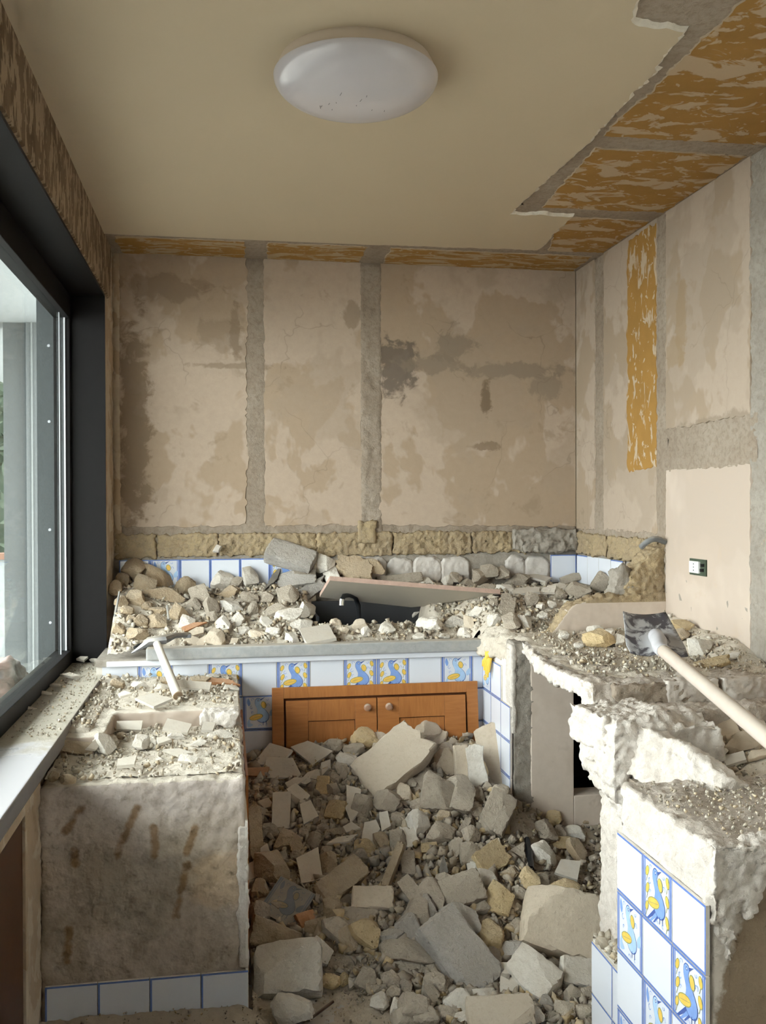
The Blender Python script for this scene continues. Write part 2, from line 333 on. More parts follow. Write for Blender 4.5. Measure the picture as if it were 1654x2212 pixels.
def stone_mat(name, c1, c2, c3, bump=0.7, dust=0.55, pit=0.0):
    g = G(name)
    oi = g.new('ShaderNodeObjectInfo')
    c = g.mix(g.ramp(g.noise(10, 6, 0.62), (0.36, 0.0), (0.64, 1.0)), c1, c2)
    c = g.mix(g.math('MULTIPLY', g.ramp(g.noise(55, 5, 0.7), (0.5, 0.0), (0.7, 1.0)), 0.55), c, c3)
    hsv = g.new('ShaderNodeHueSaturation'); g.put(hsv.inputs['Color'], c)
    g.put(hsv.inputs['Value'], g.math('ADD', 0.84, g.math('MULTIPLY', oi.outputs['Random'], 0.32)))
    c = hsv.outputs[0]
    nz = g.new('ShaderNodeSeparateXYZ'); g.put(nz.inputs[0], g.geo.outputs['Normal'])
    k = g.math('ADD', g.math('MULTIPLY', nz.outputs[2], 0.6), g.math('MULTIPLY', g.noise(20, 5), 0.6))
    c = g.mix(g.math('MULTIPLY', g.ramp(k, (0.5, 0.0), (1.0, 1.0)), dust), c, (0.56, 0.495, 0.405))
    g.bump(g.noise(70, 7, 0.75), min(1.0, bump*1.3), 0.010)
    if pit: g.bump(g.ramp(g.noise(130, 2), (0.60, 1.0), (0.72, 0.0)), pit, 0.006)
    M[name] = g.fin(c, 0.95, 0.1)
stone_mat('s_grey', (0.43, 0.375, 0.305), (0.37, 0.315, 0.255), (0.24, 0.20, 0.155))
stone_mat('s_bluegrey', (0.44, 0.41, 0.375), (0.375, 0.35, 0.32), (0.27, 0.25, 0.225), dust=0.4)
stone_mat('s_tan', (0.45, 0.355, 0.245), (0.385, 0.295, 0.195), (0.29, 0.215, 0.14))
stone_mat('s_tuff', (0.64, 0.50, 0.30), (0.56, 0.425, 0.24), (0.46, 0.335, 0.175), dust=0.35, pit=0.6)
stone_mat('s_beige', (0.62, 0.535, 0.425), (0.56, 0.47, 0.365), (0.46, 0.375, 0.28), bump=0.3, pit=0.2)
stone_mat('s_white', (0.70, 0.66, 0.60), (0.62, 0.575, 0.51), (0.48, 0.43, 0.37), bump=0.5)
stone_mat('s_tile', (0.62, 0.585, 0.53), (0.57, 0.53, 0.47), (0.49, 0.445, 0.385), bump=0.12, dust=0.6)
stone_mat('s_terracotta', (0.46, 0.235, 0.12), (0.40, 0.20, 0.10), (0.33, 0.17, 0.09), bump=0.3, dust=0.3)
stone_mat('s_slate', (0.15, 0.145, 0.14), (0.12, 0.115, 0.11), (0.10, 0.095, 0.09), bump=0.3, dust=0.4)
g = G('chips')
c = g.attr('Col')
nz = g.new('ShaderNodeSeparateXYZ'); g.put(nz.inputs[0], g.geo.outputs['Normal'])
c = g.mix(g.math('MULTIPLY', g.ramp(nz.outputs[2], (0.4, 0.0), (1.0, 0.5)), 1.0), c, (0.52, 0.455, 0.37))
g.bump(g.noise(220, 5, 0.7), 0.6, 0.003)
M['chips'] = g.fin(c, 0.95, 0.1)

# ------------------------------------------------------------------ object helpers
def mesh(name, verts, faces, mats=None, fmat=None, smooth=None):
    me = bpy.data.meshes.new(name); me.from_pydata([tuple(map(float, v)) for v in verts], [], [tuple(f) for f in faces])
    for m in (mats or []): me.materials.append(M[m])
    if fmat is not None: me.polygons.foreach_set('material_index', np.asarray(fmat, np.int32))
    if smooth is not None:
        me.polygons.foreach_set('use_smooth', np.ones(len(me.polygons), bool))
        me.set_sharp_from_angle(angle=math.radians(smooth))
    me.update(); return me
def link(name, me, parent=None, mat=None):
    o = bpy.data.objects.new(name, me); COL.objects.link(o)
    if parent: o.parent = parent
    if mat and not me.materials: me.materials.append(M[mat])
    return o
def tag(o, label=None, cat=None, group=None, kind=None):
    if label: o['label'] = label
    if cat: o['category'] = cat
    if group: o['group'] = group
    if kind: o['kind'] = kind
    return o
def empty(name, loc=(0, 0, 0)):
    o = bpy.data.objects.new(name, None); COL.objects.link(o); o.location = loc; o.empty_display_size = 0.05; return o
def local(o, parent):
    """child built in world coordinates under a parent that is only translated"""
    o.parent = parent; o.matrix_parent_inverse = Matrix.Translation(parent.location).inverted(); return o
def bm_mesh(name, bm, mats=(), smooth=None):
    me = bpy.data.meshes.new(name); bm.to_mesh(me); bm.free()
    for m in mats: me.materials.append(M[m])
    if smooth is not None:
        me.polygons.foreach_set('use_smooth', np.ones(len(me.polygons), bool)); me.set_sharp_from_angle(angle=math.radians(smooth))
    return me
def box_bm(bm, x0, x1, y0, y1, z0, z1, bev=0.0):
    r = bmesh.ops.create_cube(bm, size=1.0)
    for v in r['verts']:
        v.co = Vector((x0+(v.co.x+.5)*(x1-x0), y0+(v.co.y+.5)*(y1-y0), z0+(v.co.z+.5)*(z1-z0)))
    if bev:
        es = list({e for v in r['verts'] for e in v.link_edges})
        bmesh.ops.bevel(bm, geom=es, offset=bev, segments=2, affect='EDGES', profile=0.6)
def box(name, x0, x1, y0, y1, z0, z1, mat, parent=None, bev=0.0):
    bm = bmesh.new(); box_bm(bm, x0, x1, y0, y1, z0, z1, bev)
    o = link(name, bm_mesh(name, bm, (mat,)))
    if parent: local(o, parent)
    return o
def structure(o): o['kind'] = 'structure'; return o

def grid_obj(name, P, mat, parent=None, smooth=60, skip=None):
    """P: (n,m,3) array of points"""
    n, m = P.shape[:2]; V = P.reshape(-1, 3)
    i, j = np.meshgrid(np.arange(n-1), np.arange(m-1), indexing='ij')
    a = (i*m+j).ravel(); F = np.stack([a, a+m, a+m+1, a+1], 1)
    if skip is not None: F = F[~skip[:-1, :-1].ravel()]
    me = bpy.data.meshes.new(name); me.vertices.add(len(V)); me.vertices.foreach_set('co', V.astype(np.float32).ravel())
    me.loops.add(F.size); me.loops.foreach_set('vertex_index', F.astype(np.int32).ravel())
    me.polygons.add(len(F)); me.polygons.foreach_set('loop_start', np.arange(0, F.size, 4, dtype=np.int32))
    me.polygons.foreach_set('use_smooth', np.ones(len(F), bool)); me.update(calc_edges=True); me.validate()
    me.materials.append(M[mat]); o = link(name, me)
    if parent: local(o, parent)
    return o

AX = {'back': (Vector((1, 0, 0)), Vector((0, 0, 1)), Vector((0, -1, 0))),
      'right': (Vector((0, 1, 0)), Vector((0, 0, 1)), Vector((-1, 0, 0))),
      'left': (Vector((0, 1, 0)), Vector((0, 0, 1)), Vector((1, 0, 0))),
      'ceil': (Vector((1, 0, 0)), Vector((0, 1, 0)), Vector((0, 0, -1)))}
ORG = {'back': (0, YB, 0), 'right': (XR, 0, 0), 'left': (XL, 0, 0), 'ceil': (0, 0, ZC)}
def ragged(name, plane, pts, thick, mat, parent=None, jit=0.006, step=0.014, off=0.0, edge=None, seed=0, straight=(), bevel=0.004):
    """thin sheet of plaster with a broken outline, standing proud of a plane; pts = outline in plane coords"""
    U, Vv, N = AX[plane]; O = Vector(ORG[plane]) if isinstance(plane, str) else None
    out = []
    for k in range(len(pts)):
        a = np.array(pts[k], float); b = np.array(pts[(k+1) % len(pts)], float)
        L = np.linalg.norm(b-a); n = max(1, int(L/step)); d = (b-a)/max(L, 1e-6); nn = np.array([-d[1], d[0]])
        for i in range(n):
            p = a+(b-a)*i/n
            if k not in straight and i > 0:
                q = np.array([[p[0]*11, p[1]*11, seed*3.1]]); q2 = np.array([[p[0]*60, p[1]*60, seed*3.1+9]])
                p = p + nn*(fbm(q, 3)[0]*jit*1.3 + vnoise(q2)[0]*jit*0.8)
            out.append(p)
    n = len(out); V = []; jz = RNG.normal(0, 0.25, n)
    for h, grow in ((0.0, bevel), (0.6, bevel*0.55), (1.0, 0.0)):
        for i, p in enumerate(out):
            q = out[(i+1) % n]-out[i-1]; L = max(np.linalg.norm(q), 1e-6); nn = np.array([q[1], -q[0]])/L
            pp = p + nn*grow*(1+jz[i])
            V.append(O + U*pp[0] + Vv*pp[1] + N*(off+thick*h))
    F = []; fm = []
    for l in range(2):
        for i in range(n):
            j = (i+1) % n; F.append((l*n+i, l*n+j, (l+1)*n+j, (l+1)*n+i)); fm.append(1 if edge else 0)
    F.append(tuple(2*n+i for i in range(n))); fm.append(0)
    me = mesh(name, V, F, (mat, edge) if edge else (mat,), fm)
    bm = bmesh.new(); bm.from_mesh(me); bmesh.ops.recalc_face_normals(bm, faces=bm.faces)
    bmesh.ops.triangulate(bm, faces=[f for f in bm.faces if len(f.verts) > 4]); bm.to_mesh(me); bm.free()
    o = link(name, me)
    if parent: local(o, parent)
    return o
def rough_strip(name, plane, u0, u1, v0, v1, mat, parent=None, off=0.0, amp=0.008, res=0.012, freq=22, seed=0):
    """displaced strip of rough masonry on a plane"""
    U, Vv, N = [np.array(a) for a in AX[plane]]; O = np.array(ORG[plane], float)
    nu = max(3, int(abs(u1-u0)/res)+1); nv = max(3, int(abs(v1-v0)/res)+1)
    uu, vv = np.meshgrid(np.linspace(u0, u1, nu), np.linspace(v0, v1, nv), indexing='ij')
    h = off + amp*(fbm2(uu*freq, vv*freq, 4, seed) + 0.6*fbm2(uu*freq*3, vv*freq*3, 2, seed+3))
    e = np.minimum(np.minimum(uu-u0, u1-uu), np.minimum(vv-v0, v1-vv)); h = np.where(e < 1e-6, min(off, 0)-0.004, h)
    P = O + uu[..., None]*U + vv[..., None]*Vv + h[..., None]*N
    return grid_obj(name, P, mat, parent)

def rough_solid(name, solids, mat, parent=None, voxel=0.013, amp=0.008, freq=14, seed=0, smooth=50, keep=None):
    """union of boxes / convex hulls -> voxel remesh -> broken, noisy surface. keep(P)->0..1 scales the roughness"""
    bm = bmesh.new()
    for s in solids:
        if len(s) == 6 and not hasattr(s[0], '__len__'): box_bm(bm, *s)
        else:
            vs_ = [bm.verts.new(Vector(p)) for p in s]; r = bmesh.ops.convex_hull(bm, input=vs_)
            junk = [v for v in vs_ if v.is_valid and not v.link_faces]
            if junk: bmesh.ops.delete(bm, geom=junk, context='VERTS')
    bmesh.ops.recalc_face_normals(bm, faces=bm.faces)
    me = bm_mesh(name+'_src', bm); o = bpy.data.objects.new(name, me); COL.objects.link(o)
    md = o.modifiers.new('r', 'REMESH'); md.mode = 'VOXEL'; md.voxel_size = voxel
    dg = bpy.context.evaluated_depsgraph_get(); dg.update()
    ev = bpy.data.meshes.new_from_object(o.evaluated_get(dg)); o.modifiers.clear(); o.data = ev; bpy.data.meshes.remove(me)
    n = len(ev.vertices); P = np.empty(n*3, np.float32); Nn = np.empty(n*3, np.float32)
    ev.vertices.foreach_get('co', P); ev.vertices.foreach_get('normal', Nn); P = P.reshape(-1, 3).astype(float); Nn = Nn.reshape(-1, 3)
    d = amp*(1.2*fbm(P*freq, 4, seed) + 0.5*fbm(P*freq*4, 3, seed+2)) + min(amp, 0.012)*0.5*(np.abs(fbm(P*48, 3, seed+5))*2.2-0.5)+min(amp, 0.008)*0.25*vnoise(P*140)
    if keep is not None: d = d*keep(P)
    P = P + Nn*d[:, None]
    ev.vertices.foreach_set('co', P.astype(np.float32).ravel()); ev.name = name
    ev.materials.clear()
    for m in (mat if isinstance(mat, (tuple, list)) else (mat,)): ev.materials.append(M[m])
    ev.polygons.foreach_set('use_smooth', np.ones(len(ev.polygons), bool)); ev.update()
    if parent: local(o, parent)
    return o
def set_faces(o, fn):
    """material index per face from centre and normal"""
    me = o.data; n = len(me.polygons); C = np.empty(n*3, np.float32); Nn = np.empty(n*3, np.float32)
    me.polygons.foreach_get('center', C); me.polygons.foreach_get('normal', Nn)
    me.polygons.foreach_set('material_index', np.asarray(fn(C.reshape(-1, 3), Nn.reshape(-1, 3)), np.int32)); me.update()

def tube(name, pts, rad, mat, parent=None, seg=12, caps=True, smooth=40, mats=None):
    pts = [Vector(p) for p in pts]; rad = rad if isinstance(rad, (list, tuple)) else [rad]*len(pts)
    V = []; F = []
    up = Vector((0, 0, 1)); d0 = (pts[1]-pts[0]).normalized()
    if abs(d0.dot(up)) > 0.9: up = Vector((1, 0, 0))
    for i, p in enumerate(pts):
        d = (pts[min(i+1, len(pts)-1)]-pts[max(i-1, 0)]).normalized(); a = d.cross(up).normalized(); b = a.cross(d)
        for k in range(seg):
            t = 2*math.pi*k/seg; V.append(p+(a*math.cos(t)+b*math.sin(t))*rad[i])
    for i in range(len(pts)-1):
        for k in range(seg):
            k2 = (k+1) % seg; F.append((i*seg+k, i*seg+k2, (i+1)*seg+k2, (i+1)*seg+k))
    if caps: F += [tuple(range(seg))[::-1], tuple((len(pts)-1)*seg+k for k in range(seg))]
    me = mesh(name, V, F, (mat,), smooth=smooth); o = link(name, me)
    if parent: local(o, parent)
    return o
def lathe(name, prof, ctr, mat, parent=None, seg=48, axis='z', smooth=35):
    V = []; F = []; n = len(prof)
    for k in range(seg):
        t = 2*math.pi*k/seg
        for r, h in prof:
            p = (r*math.cos(t), r*math.sin(t), h) if axis == 'z' else (r*math.cos(t), h, r*math.sin(t))
            V.append((ctr[0]+p[0], ctr[1]+p[1], ctr[2]+p[2]))
    for k in range(seg):
        k2 = (k+1) % seg
        for i in range(n-1): F.append((k*n+i, k2*n+i, k2*n+i+1, k*n+i+1))
    o = link(name, mesh(name, V, F, (mat,), smooth=smooth))
    bm = bmesh.new(); bm.from_mesh(o.data); bmesh.ops.remove_doubles(bm, verts=bm.verts, dist=1e-5); bmesh.ops.recalc_face_normals(bm, faces=bm.faces); bm.to_mesh(o.data); bm.free()
    if parent: local(o, parent)
    return o

# ------------------------------------------------------------------ tiles with painted borders and birds
def ell(cx, cy, rx, ry, rot=0, n=14):
    c, s = math.cos(math.radians(rot)), math.sin(math.radians(rot))
    return [(cx+rx*math.cos(2*math.pi*k/n)*c-ry*math.sin(2*math.pi*k/n)*s, cy+rx*math.cos(2*math.pi*k/n)*s+ry*math.sin(2*math.pi*k/n)*c) for k in range(n)]
def smooth_poly(P, k=3):
    out = []; n = len(P)
    for i in range(n):
        a, b, c, d = [np.array(P[(i+j) % n], float) for j in (-1, 0, 1, 2)]
        for t in np.linspace(0, 1, k, endpoint=False):
            out.append(tuple(0.5*((2*b)+(-a+c)*t+(2*a-5*b+4*c-d)*t*t+(-a+3*b-3*c+d)*t**3)))
    return out
def curl(cx, cy, r, a0, a1, w=0.012, n=9):
    o = []; i_ = []
    for k in range(n):
        t = math.radians(a0+(a1-a0)*k/(n-1)); rr = r*(1-0.45*k/(n-1))
        o.append((cx+(rr+w/2)*math.cos(t), cy+(rr+w/2)*math.sin(t))); i_.append((cx+(rr-w/2)*math.cos(t), cy+(rr-w/2)*math.sin(t)))
    return o+i_[::-1]
BODY = smooth_poly([(.43,.93),(.50,.92),(.53,.86),(.50,.77),(.57,.66),(.69,.55),(.77,.42),(.76,.30),(.69,.22),(.58,.19),(.47,.23),(.41,.31),(.42,.44),(.44,.56),(.40,.66),(.36,.76),(.37,.87)])
def bird_layers(kind):
    L = []
    blue, wing = ('bird_blue', 'bird_yellow') if kind == 0 else ('bird_pale', 'bird_yellow')
    if kind == 0:
        L += [('bird_dark', [(.44,.30),(.14,.02),(.20,.02),(.50,.24)]), ('bird_blue', [(.48,.26),(.24,.02),(.31,.03),(.55,.22)]), ('bird_dark', [(.55,.24),(.36,.04),(.40,.04),(.60,.22)])]
        leaves = [(.15,.80,.045,.085,-25),(.16,.52,.045,.09,-25),(.14,.22,.04,.075,-20),(.87,.86,.045,.08,15),(.86,.56,.05,.085,20),(.86,.23,.045,.09,20)]
        for (x, y, a, b, r) in leaves:
            L += [('bird_olive', ell(x, y, a+.014, b+.014, r)), ('bird_yellow', ell(x, y, a, b, r)), ('bird_olive', [(x-.006, y-b), (x+.008, y-b), (x-.03, y-b-.1), (x-.045, y-b-.1)])]
    else:
        L += [('bird_pale', smooth_poly([(.30,.12),(.14,.06),(.12,.22),(.22,.34),(.20,.20)])), ('bird_pale', smooth_poly([(.80,.50),(.92,.62),(.93,.44),(.82,.38)])), ('bird_blue', smooth_poly([(.15,.95),(.22,.80),(.17,.70),(.11,.82)]))]
    L += [('bird_dark', [(0.5+(x-.5)*1.06, .55+(y-.55)*1.04) for x, y in BODY]), (blue, BODY)]
    L += [('bird_dark', [(.51,.91),(.67,.97),(.53,.86)]), ('bird_dark', ell(.455, .87, .03, .03)), ('tile_white', ell(.455, .87, .016, .016))]
    L += [('bird_olive', ell(.62, .73, .082, .115, 15)), (wing, ell(.62, .73, .065, .098, 15))]
    L += [('bird_olive', ell(.39, .36, .215, .095, 12)), (wing, ell(.39, .36, .195, .078, 12)), ('bird_olive', [(.25,.325),(.55,.40),(.55,.39),(.25,.315)])]
    L += [('bird_dark', [(.60,.22),(.62,.22),(.61,.10),(.595,.10)]), ('bird_dark', [(.69,.24),(.71,.24),(.71,.12),(.695,.12)])]
    for (x, y, r, a, b) in ((.28,.90,.05,0,250),(.25,.66,.055,90,360),(.75,.72,.05,-40,230),(.74,.90,.04,180,420),(.50,.08,.05,0,200),(.72,.10,.04,60,300),(.27,.50,.04,20,260)):
        L.append(('bird_blue', curl(x, y, r, a, b)))
    return L
_tiles = {}
def tile_mesh(w=T, h=T, borders='', th=0.009):
    key = (round(w, 3), round(h, 3), borders, th)
    if key in _tiles: return _tiles[key]
    gp = 0.0012; b = 0.0055
    xs = [gp, gp+b, w-gp-b, w-gp]; zs = [gp, gp+b, h-gp-b, h-gp]
    V = []; F = []; fm = []
    for z in zs:
        for x in xs: V.append((x, -th, z))
    for j in range(3):
        for i in range(3):
            blue = ('L' in borders and i == 0) or ('R' in borders and i == 2) or ('B' in borders and j == 0) or ('T' in borders and j == 2)
            F.append((j*4+i, j*4+i+1, (j+1)*4+i+1, (j+1)*4+i)); fm.append(1 if blue else 0)
    n = len(V); ring = [0,1,2,3,7,11,15,14,13,12,8,4]
    for k in ring: V.append((V[k][0], 0.0, V[k][2]))
    for k in range(12):
        k2 = (k+1) % 12; F.append((ring[k], n+k, n+k2, ring[k2])); fm.append(2)
    me = mesh('tile', V, F, ('tile_white', 'tile_blue', 'tile_body'), fm); _tiles[key] = me; return me
_birds = {}
def bird_mesh(kind, th=0.009):
    if (kind, th) in _birds: return _birds[(kind, th)]
    V = []; F = []; fm = []; mats = []
    L = bird_layers(kind)
    for b in ((0.0,.05),(.065,.09)):
        L = [('tile_blue', [(b[0],0.01),(b[1],0.01),(b[1],.99),(b[0],.99)]), ('tile_blue', [(1-b[1],0.01),(1-b[0],0.01),(1-b[0],.99),(1-b[1],.99)])] + L
    for k, (m, P) in enumerate(L):
        if m not in mats: mats.append(m)
        y = -th-0.00025-0.00003*k; s = len(V)
        V += [(0.003+x*(T-0.006), y, 0.003+z*(T-0.006)) for x, z in P]
        F.append(tuple(range(s, s+len(P)))); fm.append(mats.index(m))
    me = mesh('painted_bird', V, F, mats, fm)
    bm = bmesh.new(); bm.from_mesh(me)
    for f in bm.faces:
        f.normal_update()
        if f.normal.y > 0: f.normal_flip()
    bmesh.ops.triangulate(bm, faces=[f for f in bm.faces if len(f.verts) > 4]); bm.to_mesh(me); bm.free()
    _birds[(kind, th)] = me; return me
def tile(parent, p, rotz=0.0, borders='', bird=None, w=T, h=T, mirror=False, rot=None, name='tile'):
    o = link(name, tile_mesh(w, h, borders)); o.location = p; o.rotation_euler = rot or (0, 0, rotz)
    if parent: local(o, parent)
    if bird is not None:
        b = link('painted_bird', bird_mesh(bird), o)
        if mirror: b.scale = (-1, 1, 1); b.location = (T, 0, 0)
    return o

# ------------------------------------------------------------------ the setting
YN = YREAR
floor = structure(box('floor', XL-0.1, XR+0.1, YN-0.1, YB+0.1, -0.12, 0.0, 'tile_floor' if 'tile_floor' in M else 'dust_bed'))
ceiling = structure(box('ceiling', XL-0.3, XR+0.2, YN-0.1, YB+0.1, ZC, ZC+0.2, 'mortar'))
ragged('painted_plaster', 'ceil', [(XL, YN), (1.02, YN), (1.02, 2.217), (1.05, 2.30), (1.205, 2.325), (1.233, 2.606), (1.245, 3.02), (1.218, 3.90), (1.50, 3.89), (1.524, 4.43), (0.745, 4.465), (XL, 4.475)],
       0.012, 'ceiling_paint', ceiling, jit=0.009, edge='break_edge', seed=1, straight=(0, 10, 11), bevel=0.013)
def orange(pts, mat, seed): ragged('adhesive_patch', 'ceil', pts, 0.004, mat, ceiling, jit=0.010, seed=seed, edge='patch_edge')
orange([(1.30, 1.2), (XR-.01, 1.2), (XR-.01, 3.03), (1.285, 3.04)], 'adhesive_ceiling', 2)
orange([(1.30, 3.15), (XR-.015, 3.14), (XR-.01, 3.80), (1.335, 3.815)], 'adhesive_ceiling', 3)
orange([(1.46, 3.93), (XR-.015, 3.93), (XR-.01, 4.45), (1.60, 4.47)], 'adhesive_ceiling', 4)
for k, (a, b) in enumerate(((-0.50, 0.11), (0.215, 0.70), (0.815, 1.86))):
    orange([(a, 4.54), (b-.01, 4.54), (b, 4.83), (a+.01, 4.83)], 'adhesive_back', 5+k)
for k, (u0, u1, v0, v1) in enumerate(((1.04, 1.31, 1.9, 2.36), (1.21, 1.30, 2.3, 3.05), (1.23, 1.345, 3.0, 3.92), (1.22, XR, 3.04, 3.145), (1.5, 1.61, 3.9, 4.47), (1.3, XR, 3.81, 3.93), (-0.52, XR, 4.47, 4.55), (0.10, 0.22, 4.5, 4.84), (0.69, 0.82, 4.5, 4.84))):
    rough_strip('mortar_rib', 'ceil', u0, u1, v0, v1, 'mortar', ceiling, off=-0.001 if k > 3 else 0.0, amp=0.004, seed=30+k)

wall_back = structure(box('wall_back', XL-0.1, XR+0.1, YB+0.012, YB+0.2, 0, ZC, 'mortar'))
ragged('plaster_panel', 'back', [(-0.515, 1.455), (0.115, 1.455), (0.118, ZC), (-0.515, ZC)], 0.012, 'plaster_back', wall_back, off=-0.012, jit=0.010, seed=11, straight=(2,))
ragged('plaster_panel', 'back', [(0.208, 1.455), (0.708, 1.455), (0.708, ZC), (0.208, ZC)], 0.012, 'plaster_back', wall_back, off=-0.012, jit=0.010, seed=12, straight=(2,))
ragged('plaster_panel', 'back', [(0.812, 1.455), (1.884, 1.44), (1.884, ZC), (0.812, ZC)], 0.012, 'plaster_back', wall_back, off=-0.012, jit=0.010, seed=13, straight=(1, 2))
rough_strip('mortar_rib', 'back', XL, -0.508, 1.3, ZC, 'plaster_side', wall_back, off=0.006, amp=0.006, seed=20)
rough_strip('mortar_rib', 'back', 0.11, 0.215, 1.38, ZC, 'mortar', wall_back, off=-0.002, amp=0.007, seed=21)
rough_strip('mortar_rib', 'back', 0.70, 0.82, 1.36, ZC, 'mortar', wall_back, off=0.002, amp=0.009, seed=22)
rough_strip('mortar_band', 'back', XL, XR, 1.395, 1.475, 'mortar', wall_back, off=-0.004, amp=0.010, seed=23)
rough_strip('mortar_band', 'back', XL, XR, 0.85, 1.305, 'mortar_grey', wall_back, off=-0.003, amp=0.006, res=0.02, seed=24)
x = XL+0.01; k = 0
for wd in (0.20, 0.31, 0.50, 0.40, 0.43, 0.52):
    rough_solid('tuff_block', [(x+.002, min(x+wd, XR-.02)-.002, YB-0.010, YB+0.02, 1.294+0.004*(k % 3), 1.415)], 'tuff_wall', wall_back, voxel=0.007, amp=0.013, freq=30, seed=40+k)
    x += wd; k += 1
rough_solid('mortar_lump', [(1.52, 1.88, YB-0.05, YB+0.02, 1.315, 1.43), (1.56, 1.8, YB-0.06, YB+0.02, 1.30, 1.36)], 'mortar_grey', wall_back, voxel=0.007, amp=0.018, freq=15, seed=50)
rough_solid('mortar_lump', [(0.69, 0.78, YB-0.02, YB+0.02, 1.36, 1.47)], 'tuff_wall', wall_back, voxel=0.010, amp=0.014, freq=20, seed=51)
xb = -0.2211; zb = 1.288
tile(wall_back, (xb-2*T, YB, zb-T), borders='LRT')
tile(wall_back, (xb-T, YB, zb-T), borders='LRT', bird=1)
for i in range(3): tile(wall_back, (xb+i*T, YB, zb-T), borders='LRT')
tile(wall_back, (xb+3*T, YB, zb-T), borders='LRT', bird=0)
for i in range(-2, 4): tile(wall_back, (xb+i*T, YB, zb-2*T), borders='LRT')
def pad(u0, u1, z0, z1, seed):
    rough_solid('mortar_pad', [[(x, y, z) for y, e in ((YB-0.016, 0.012), (YB+0.004, 0)) for x, z in ((u0+.02+e, z0), (u1-.02-e, z0), (u1-e, z0+.03), (u1-e, z1-.042), (u1-.012-e, z1-.014-e), (u1-.04-e, z1-e), (u0+.045+e, z1-e), (u0+.016+e, z1-.012), (u0+e, z1-.036), (u0+e, z0+.03))]],
                'pad_white', wall_back, voxel=0.008, amp=0.006, freq=30, seed=seed)
rough_mat('pad_white', (0.60, 0.56, 0.52), (0.55, 0.51, 0.47), (0.47, 0.43, 0.39), bump=0.3)
rough_mat('pad_ribbed', (0.60, 0.55, 0.50), (0.54, 0.49, 0.44), (0.45, 0.40, 0.35), bump=0.3)
for k, (a, b) in enumerate(((706, 832), (838, 890), (893, 951), (953, 1012), (1093, 1131), (1134, 1184))):
    pa, pb = hitp(a, 1230, 1, YB)[0]-0.010, hitp(b, 1230, 1, YB)[0]+0.010; pad(pa, pb, 1.13, 1.292-0.006*(k % 2), 60+k)
tile(wall_back, (1.735, YB, zb-T), borders='LRT')
for i in range(0): pass

wall_right = structure(box('wall_right', XR+0.012, XR+0.2, YN-0.1, YB+0.1, 0, ZC, 'mortar'))
def rp(y0, y1, z0, z1, mat, seed, jit=0.006, straight=()): ragged('plaster_panel', 'right', [(y0, z0), (y1, z0), (y1, z1), (y0, z1)], 0.012, mat, wall_right, off=-0.012, seed=seed, jit=jit, straight=straight)
rp(4.595, YB, 1.43, ZC, 'plaster_right', 71, 0.008, (1, 2))
rp(3.885, 4.475, 1.43, ZC, 'plaster_right', 72, 0.008, (2,))
rp(3.14, 3.80, 1.885, ZC, 'plaster_right', 73, 0.007, (2,))
rp(3.14, 3.80, 1.03, 1.705, 'plaster_smooth', 74, 0.006)
rp(2.2, 3.03, 1.0, ZC, 'plaster_right', 75, 0.01, (2,))
rp(YN, 2.15, 0.0, ZC, 'wall_room', 76, 0.01, (2,))
ragged('adhesive_strip', 'right', [(3.887, 1.725), (4.18, 1.725), (4.19, 2.70), (4.17, 2.80), (3.89, 2.80)], 0.003, 'adhesive_wall', wall_right, off=0.0, jit=0.012, seed=77)
rough_strip('mortar_rib', 'right', 4.47, 4.60, 1.3, ZC, 'mortar', wall_right, off=-0.004, amp=0.008, seed=80)
rough_strip('mortar_rib', 'right', 3.79, 3.895, 1.3, ZC, 'mortar', wall_right, off=0.0, amp=0.009, seed=81)
rough_strip('mortar_rib', 'right', 3.02, 3.15, 0.9, ZC, 'mortar_grey', wall_right, off=-0.002, amp=0.014, seed=82)
rough_strip('mortar_band', 'right', 3.10, 3.81, 1.69, 1.90, 'mortar', wall_right, off=-0.002, amp=0.009, seed=83)
rough_strip('mortar_band', 'right', 3.8, YB, 1.39, 1.45, 'mortar', wall_right, off=-0.002, amp=0.010, seed=84)
rough_strip('mortar_band', 'right', 3.05, YB, 0.85, 1.30, 'mortar_grey', wall_right, off=-0.004, amp=0.008, res=0.02, seed=85)
for k, (a, b) in enumerate(((4.42, 4.83), (4.02, 4.42), (3.86, 4.02))):
    rough_solid('tuff_block', [(XR-0.012, XR+0.02, a+.004, b-.004, 1.295, 1.405)], 'tuff_wall', wall_right, voxel=0.007, amp=0.016, freq=28, seed=90+k)
for i in range(4):
    tile(wall_right, (XR, YB-0.03-i*T, zb-T), -math.pi/2, borders='T' if i in (0, 3) else '')
wall_rear = structure(box('wall_rear', XL-0.1, XR+0.1, YN-0.1, YN, 0, ZC, 'wall_room'))   # behind the photographer

XG = -0.72
wall_left = structure(empty('wall_left', (XL, 0, 0)))
bl = lambda n, y0, y1, z0, z1, m: box(n, XL-0.3, XL, y0, y1, z0, z1, m, wall_left)
bl('wall_piece', WIN_Y1+0.012, YB+0.1, 0, ZC, 'plaster_side')
bl('wall_piece', YN, WIN_Y0, 0, ZC, 'wall_room')
bl('wall_piece', WIN_Y0, WIN_Y1+0.012, WIN_Z1+0.012, ZC, 'mortar')
bl('wall_piece', WIN_Y0, WIN_Y1+0.012, 0, WIN_Z0-0.06, 'plaster_side')
ragged('plaster_panel', 'left', [(WIN_Y0, WIN_Z1+0.02), (WIN_Y1+0.04, WIN_Z1+0.02), (WIN_Y1+0.10, WIN_Z1+0.02), (YB-0.03, 1.4), (YB-0.03, ZC), (WIN_Y0, ZC)][:3]+[(4.70, WIN_Z1+0.04), (4.74, ZC-0.006), (WIN_Y0, ZC-0.006)], 0.010, 'streaked_left', wall_left, off=0.0, seed=101, jit=0.006)
